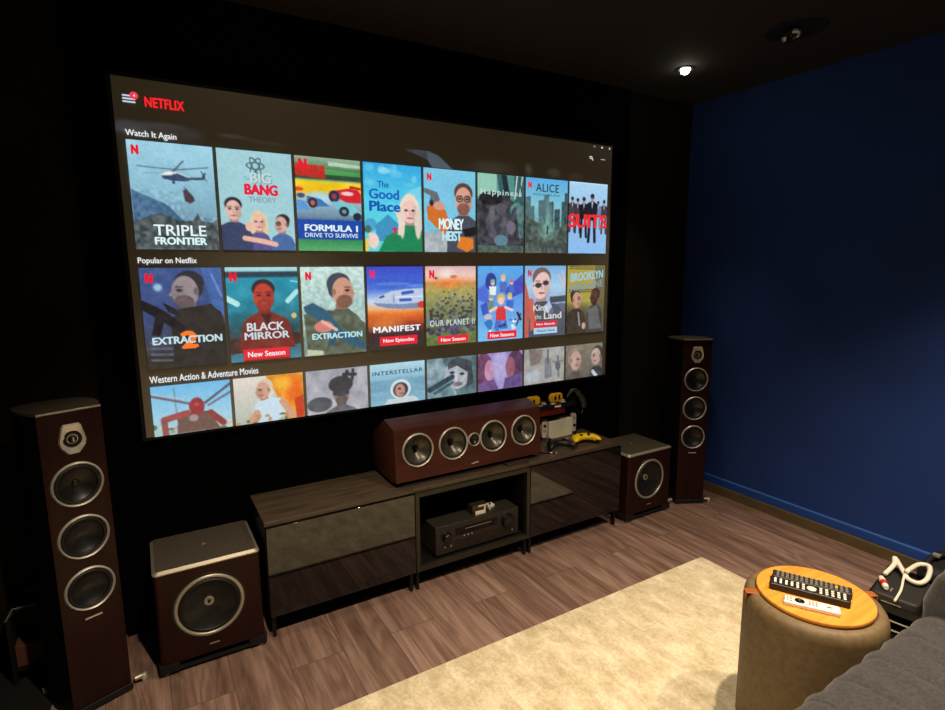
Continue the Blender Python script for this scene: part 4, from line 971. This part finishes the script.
c.P([(.02, .6), (.16, .54), (.36, .66), (.62, .98), (1, 1.22), (1, 1.34), (.78, 1.25), (.4, 1.02), (.24, .82), (.04, .68)], (44, 92, 118)); c.P([(.4, 1.1), (.52, 1.02), (.5, 1.2), (.36, 1.24)], (44, 84, 106)); c.E(.32, .92, .15, .09, (210, 130, 120)); c.L(.3, .84, .52, .98, .05, (232, 180, 160)); c.P([(.05, 1.26), (.3, 1.3), (.3, TH), (.04, TH)], (190, 200, 170))
tiles.append((1, 2, c, [logoN(.07, .07, .09), ('EXTRACTION', .13, 1.02, .94, 1.115, (176, 222, 232), {'bold': .045})], [], 'pale green tile with a soldier seen from the side'))
c = new((60, 80, 200)); c.G([(0, (60, 76, 196)), (.35, (70, 110, 214)), (.55, (190, 210, 232)), (.68, (240, 190, 140)), (.76, (232, 124, 50)), (.9, (190, 76, 40)), (1.0, (110, 50, 40)), (1.12, (60, 40, 50)), (TH, (52, 46, 40))]); c.N(12, 10, .2, 1., sx=3); c.E(.3, .95, .3, .1, (240, 150, 60), soft=10, a=.6); c.E(.45, .28, .3, .03, (110, 150, 225), a=.5); c.E(.9, .32, .2, .03, (120, 160, 230), a=.5)
c.P([(.08, .58), (.2, .48), (.42, .40), (.7, .37), (1, .36), (1, .70), (.6, .70), (.35, .68), (.18, .64)], (186, 202, 226)); c.P([(.1, .585), (.3, .60), (.6, .62), (1, .60), (1, .70), (.6, .70), (.35, .68), (.18, .64)], (120, 140, 180)); c.L(.48, .5, .98, .50, .02, (226, 236, 246)); c.L(.62, .44, .8, .42, .055, (58, 92, 190)); c.L(.58, .55, .76, .55, .05, (58, 92, 190)); c.L(.46, .48, .46, .58, .03, (140, 160, 195)); c.E(.97, .64, .08, .06, (208, 60, 44)); c.L(.22, .5, .28, .48, .03, (40, 60, 110))
s, t2 = badge('New Episodes', .19, .87, 1.15, 1.30)
tiles.append((1, 3, c, [logoN(.05, .05, .09, (236, 40, 90)), ('MANIFEST', .08, .975, .94, 1.075, (232, 240, 246), {'bold': .04, 'space': 1.1}), t2], [s], 'tile with an airliner nose over a sunset'))
c = new((150, 150, 90)); c.G([(0, (216, 176, 180)), (.15, (236, 200, 190)), (.24, (240, 170, 130)), (.28, (200, 150, 90)), (.4, (176, 164, 92)), (.7, (130, 136, 90)), (TH, (96, 116, 66))]); c.E(.42, .12, .12, .08, (240, 230, 225), soft=8, a=.8); c.E(.45, .30, .25, .07, (240, 130, 60), soft=8, a=.8); c.E(.55, .18, .07, .03, (214, 120, 80)); c.E(.2, .2, .03, .02, (90, 70, 60)); c.N(20, 14, .28, TH)
for i in range(190):
    y = .38+.8*RS.rand()**.8; k = .016+.04*(y-.38); x = .03+.94*RS.rand()
    if x+y*.6 < .5: continue
    c.E(x, y, k, k*.8, [(66, 60, 84), (96, 92, 118), (54, 50, 66), (120, 120, 148), (84, 90, 70)][RS.randint(5)], a=.85)
s, t2 = badge('New Season', .22, .84, 1.21, 1.345)
tiles.append((1, 4, c, [logoN(.07, .06, .10), ('OUR PLANET II', .07, .925, .97, 1.03, (206, 222, 222), {'space': 1.15, 'bold': .01}), t2], [s], 'tile with a herd on a grassy plain at dusk'))
c = new((110, 176, 232)); c.G([(0, (90, 170, 232)), (.5, (96, 150, 226)), (TH, (120, 190, 240))]); c.P([(.55, .45), (1, .15), (1, .5), (.7, .6)], (70, 80, 190)); c.P([(0, .4), (.2, .3), (.25, .7), (0, .6)], (80, 110, 216)); c.P([(.05, .7), (.3, .6), (.35, .8), (.1, .9)], (60, 90, 196)); c.E(.28, .28, .12, .16, (50, 60, 150))
# plain generic group of small figures
for x, y, s, k, h in ((.55, .22, .09, (80, 110, 190), (210, 190, 120)), (.32, .30, .08, (230, 240, 240), (130, 190, 130)), (.74, .30, .07, (70, 110, 200), (200, 110, 110)), (.28, .58, .08, (110, 140, 130), (150, 160, 110)), (.7, .56, .09, (60, 110, 210), (200, 190, 110))):
    c.E(x, y, s*.55, s*.65, (232, 200, 184)); c.E(x, y-s*.35, s*.6, s*.45, h); c.P([(x-s, y+s*.8), (x+s, y+s*.8), (x+s*.8, y+s*2.8), (x-s*.8, y+s*2.8)], k)
c.E(.5, .60, .09, .10, (214, 180, 110)); c.E(.5, .64, .06, .07, (238, 206, 190)); c.P([(.40, .74), (.60, .74), (.62, 1.0), (.38, 1.0)], (214, 60, 66)); c.L(.40, .76, .26, .82, .05, (240, 206, 190)); c.L(.60, .76, .76, .82, .05, (240, 206, 190)); c.P([(.38, 1.0), (.62, 1.0), (.66, 1.16), (.34, 1.16)], (70, 110, 200))
c.E(.24, 1.05, .08, .08, (50, 120, 190)); c.E(.22, .92, .09, .05, (200, 190, 200)); c.L(.88, .88, .95, 1.0, .05, (40, 40, 50)); c.L(.95, .9, .86, 1.1, .03, (40, 40, 50)); c.blobs(14, .15, .85, 1.0, 1.2, .02, .05, [(240, 244, 246), (60, 120, 190), (240, 220, 210), (40, 60, 110)])
s, t2 = badge('New Seasons', .2, .86, 1.20, 1.34)
tiles.append((1, 5, c, [t2], [s], 'bright blue cartoon tile with a group of small figures'))
c = new((150, 196, 232)); c.G([(0, (120, 176, 226)), (.4, (170, 206, 232)), (.8, (140, 160, 200)), (TH, (110, 116, 130))]); c.P([(0, .25), (.1, .6), (.18, 1.1), (.2, TH), (0, TH)], (190, 96, 84)); c.P([(.6, .60), (1, .58), (1, .7), (.62, .72)], (70, 76, 84)); c.L(.82, .18, .98, .42, .04, (210, 186, 190)); c.L(.9, .1, 1, .3, .03, (210, 186, 190)); c.P([(.2, TH), (.28, .82), (.5, .7), (.8, .75), (1, .95), (1, TH)], (78, 84, 100)); man(c, .40, .34, .30, (232, 196, 190), (120, 96, 90), (74, 80, 98), 0, bw=.9, tilt=.35); c.E(.32, .37, .075, .05, (70, 56, 60)); c.E(.50, .33, .07, .045, (70, 56, 60)); c.L(.2, .38, .58, .31, .015, (60, 50, 56)); c.P([(.45, .78), (.6, .68), (.72, .9), (.62, 1.0)], (176, 196, 226)); c.E(.9, .95, .32, .22, (84, 90, 104), a=.8); c.P([(.1, .62), (.2, .62), (.3, 1.2), (.14, 1.25)], (200, 100, 84))
s, t2 = badge('New Episode', .22, .80, 1.07, 1.19, (214, 50, 62)); s2, t3 = badge('Watch Now', .22, .80, 1.195, 1.315, (170, 208, 234), (60, 90, 120))
tiles.append((1, 6, c, [logoN(.06, .07, .09, (200, 50, 80)), ('King', .20, .74, .55, .90, (220, 214, 205), {'bold': .02}), ('the', .24, .93, .40, 1.02, (226, 214, 200)), ('Land', .46, .90, .90, 1.03, (220, 214, 205), {'bold': .02}), t2, t3], [s, s2], 'tile with a man in sunglasses in an open car'))
c = new((150, 140, 70)); c.G([(0, (176, 160, 70)), (.7, (168, 156, 70)), (.9, (90, 84, 60)), (TH, (82, 76, 60))]); 
for y in (.02, .06, .48, .52): c.L(.05, y, .7, y+.01, .02, (84, 78, 60))
c.P([(.72, 0), (1, 0), (1, TH), (.78, TH)], (96, 90, 70), .8); man(c, .74, .62, .16, (90, 54, 50), (60, 40, 40), (66, 66, 66), -1, bw=1.2, beard=(50, 36, 36)); man(c, .24, .66, .18, (196, 150, 130), (58, 44, 38), (62, 52, 44), 1, bw=1.3); c.P([(.55, .9), (.8, .8), (.95, 1.3), (.6, 1.3)], (110, 112, 116), .7); c.L(.3, .95, .34, 1.2, .04, (190, 190, 190), .7); c.E(.45, 1.22, .05, .07, (200, 160, 140)); c.N(12, 10, .7, TH)
tiles.append((1, 7, c, [('BROOKLYN', .08, .12, .95, .29, (150, 196, 214), {'bold': .04, 'skew': -.07}), ('NINE-NINE', .08, .33, .95, .47, (124, 150, 160), {'bold': .03, 'skew': -.10})], [], 'mustard yellow tile with two men'))
# ---- row 3 (cut off by the lower edge)
H3 = .703
def n3_(bg): return new(bg, H3)
c = n3_((120, 190, 226)); c.G([(0, (112, 186, 230)), (.5, (160, 206, 226)), (H3, (170, 190, 190))]); c.blobs(26, 0, 1, .55, H3, .02, .06, [(190, 176, 150), (150, 150, 130), (90, 110, 90), (206, 200, 186)])
c.L(.28, .05, .30, .6, .012, (110, 120, 120)); c.L(0, .13, .5, .30, .035, (110, 104, 120)); c.L(0, .10, .4, .22, .015, (190, 190, 200)); c.L(.66, .3, 1, .06, .035, (90, 84, 100)); c.L(.7, .34, 1, .18, .03, (110, 104, 120))
c.P([(.3, .42), (.7, .42), (.84, H3), (.28, H3)], (110, 84, 78)); c.E(.55, .34, .10, .13, (150, 52, 56)); c.E(.55, .31, .03, .02, (180, 90, 90)); c.L(.42, .42, .14, .48, .09, (160, 78, 74)); c.L(.13, .48, .14, H3, .08, (140, 84, 84)); c.L(.72, .45, .88, .62, .09, (140, 64, 62)); c.E(.5, .5, .06, .05, (190, 180, 180), a=.6)
tiles.append((2, 0, c, [], [], 'tile with a plain red figure before a blue sky'))
c = n3_((220, 200, 180)); c.G([(0, (226, 214, 206)), (H3, (176, 186, 170))]); c.P([(.45, 0), (1, 0), (1, H3), (.72, H3), (.6, .3)], (226, 140, 34)); c.N(10, 24, 0, H3, .45, 1); c.E(.85, .25, .12, .2, (236, 96, 30), soft=6, a=.7); c.P([(.86, .4), (1, .35), (1, H3), (.88, H3)], (196, 60, 30)); c.E(.7, .15, .12, .1, (246, 190, 60), soft=8, a=.8)
man(c, .42, .20, .15, (206, 160, 138), (214, 196, 176), (190, 216, 232), -1, bw=1.1); c.P([(.3, .40), (.5, .34), (.66, .36), (.72, .6), (.6, H3), (.28, .6)], (196, 220, 234)); c.L(.68, .42, .82, .66, .1, (206, 158, 132)); c.L(.3, .55, .22, .66, .1, (206, 158, 132)); c.blobs(12, 0, .9, .6, H3, .02, .05, [(110, 100, 90), (190, 140, 100)])
tiles.append((2, 1, c, [], [], 'orange and white tile with a man in a vest'))
c = n3_((166, 166, 176)); c.N(7, 18); man(c, .55, .38, .2, (140, 122, 118), (84, 84, 92), (96, 98, 106), 0, beard=(84, 76, 74), bw=1.4); c.E(.55, .26, .2, .14, (56, 58, 64)); c.L(.62, .18, .66, .06, .06, (50, 52, 58)); c.L(.74, .2, .76, .04, .05, (50, 52, 58)); c.L(.6, .1, .8, .12, .05, (50, 52, 58)); c.E(.55, .40, .14, .05, (60, 62, 70)); c.E(.2, .55, .2, .12, (80, 84, 92)); c.N(16, 10)
tiles.append((2, 2, c, [], [], 'grey tile with a helmeted soldier'))
c = n3_((150, 196, 216)); c.G([(0, (176, 214, 228)), (.25, (140, 186, 206)), (.3, (112, 160, 184)), (H3, (130, 178, 200))]); c.N(24, 10, .25, H3, sx=6); c.E(.54, .46, .19, .17, (206, 222, 226)); c.E(.54, .47, .14, .13, (60, 70, 80)); c.E(.53, .48, .09, .11, (190, 140, 122)); c.P([(.3, .62), (.78, .6), (.9, H3), (.24, H3)], (196, 208, 212)); c.E(.52, .45, .03, .02, (70, 50, 50)); c.E(.56, .54, .04, .015, (150, 90, 90))
tiles.append((2, 3, c, [('INTERSTELLAR', .04, .12, .96, .19, (60, 92, 116), {'space': 1.2, 'bold': .03})], [], 'pale blue tile with an astronaut in the sea'))
c = n3_((120, 146, 156)); c.N(12, 26); c.P([(.3, 0), (1, 0), (1, H3), (.6, H3)], (84, 112, 118)); c.N(9, 14); c.E(.6, .32, .26, .27, (170, 176, 186)); c.P([(.4, .1), (.6, 0), (.9, .1), (.95, .5), (.8, .6), (.82, .3), (.6, .16), (.42, .22)], (60, 66, 76)); c.E(.5, .28, .05, .025, (40, 44, 54)); c.E(.7, .32, .05, .025, (40, 44, 54)); c.E(.62, .5, .1, .04, (120, 104, 110)); c.E(.58, .38, .03, .08, (200, 200, 206)); c.L(.05, .55, .5, .36, .1, (44, 70, 84)); c.L(.15, .62, .5, .46, .06, (60, 90, 100)); c.N(20, 14)
tiles.append((2, 4, c, [], [], 'grey-green tile with a masked man aiming'))
c = n3_((150, 130, 190)); c.N(6, 22); c.E(.5, .3, .2, .3, (186, 180, 226), soft=8, a=.7); c.E(.12, .3, .2, .32, (104, 62, 96)); c.E(.24, .32, .1, .2, (190, 140, 170)); c.E(.84, .26, .2, .28, (84, 56, 88)); c.E(.72, .30, .11, .2, (150, 90, 110)); c.P([(0, .55), (.35, .5), (.45, H3), (0, H3)], (110, 80, 130)); c.P([(.6, .5), (1, .45), (1, H3), (.55, H3)], (96, 76, 130)); c.N(14, 14)
tiles.append((2, 5, c, [], [], 'violet tile with two faces'))
c = n3_((160, 160, 156)); c.N(7, 16); c.P([(.1, .0), (.45, .02), (.4, .28), (.15, .35)], (116, 104, 96), .8); c.P([(.5, .2), (.65, .22), (.7, .6), (.5, .62)], (120, 124, 132)); c.L(.58, .05, .58, .3, .04, (96, 96, 100)); c.L(.84, .2, .86, .6, .05, (104, 112, 124)); c.E(.84, .38, .07, .1, (96, 100, 110)); c.L(.72, .3, .98, .3, .03, (120, 120, 124)); c.E(.2, .55, .2, .1, (176, 186, 196), soft=6); c.N(16, 10)
tiles.append((2, 6, c, [], [], 'pale grey tile with falling shapes'))
c = n3_((112, 106, 96)); c.G([(0, (130, 124, 110)), (H3, (96, 92, 84))]); man(c, .24, .30, .22, (190, 158, 146), (150, 130, 116), (90, 84, 80), 1, bw=.8); man(c, .84, .26, .20, (186, 160, 150), (64, 58, 54), (60, 60, 66), -1, bw=.9); c.L(.74, .6, .84, H3, .08, (190, 195, 205)); c.N(12, 12)
tiles.append((2, 7, c, [], [], 'brown-grey tile with two faces in profile'))
for r_, i, c, tx, sh, lb in tiles:
    c.N(44, 8)
    y0, hh = ((1.45, 2.64), (4.56, 2.63), (7.65, 1.35))[r_]
    picture('show_tile', .185+1.963*i, y0, 1.875 if i < 7 or r_ == 2 else 1.875, hh, c, tx, sh, parent=scr, label=lb)
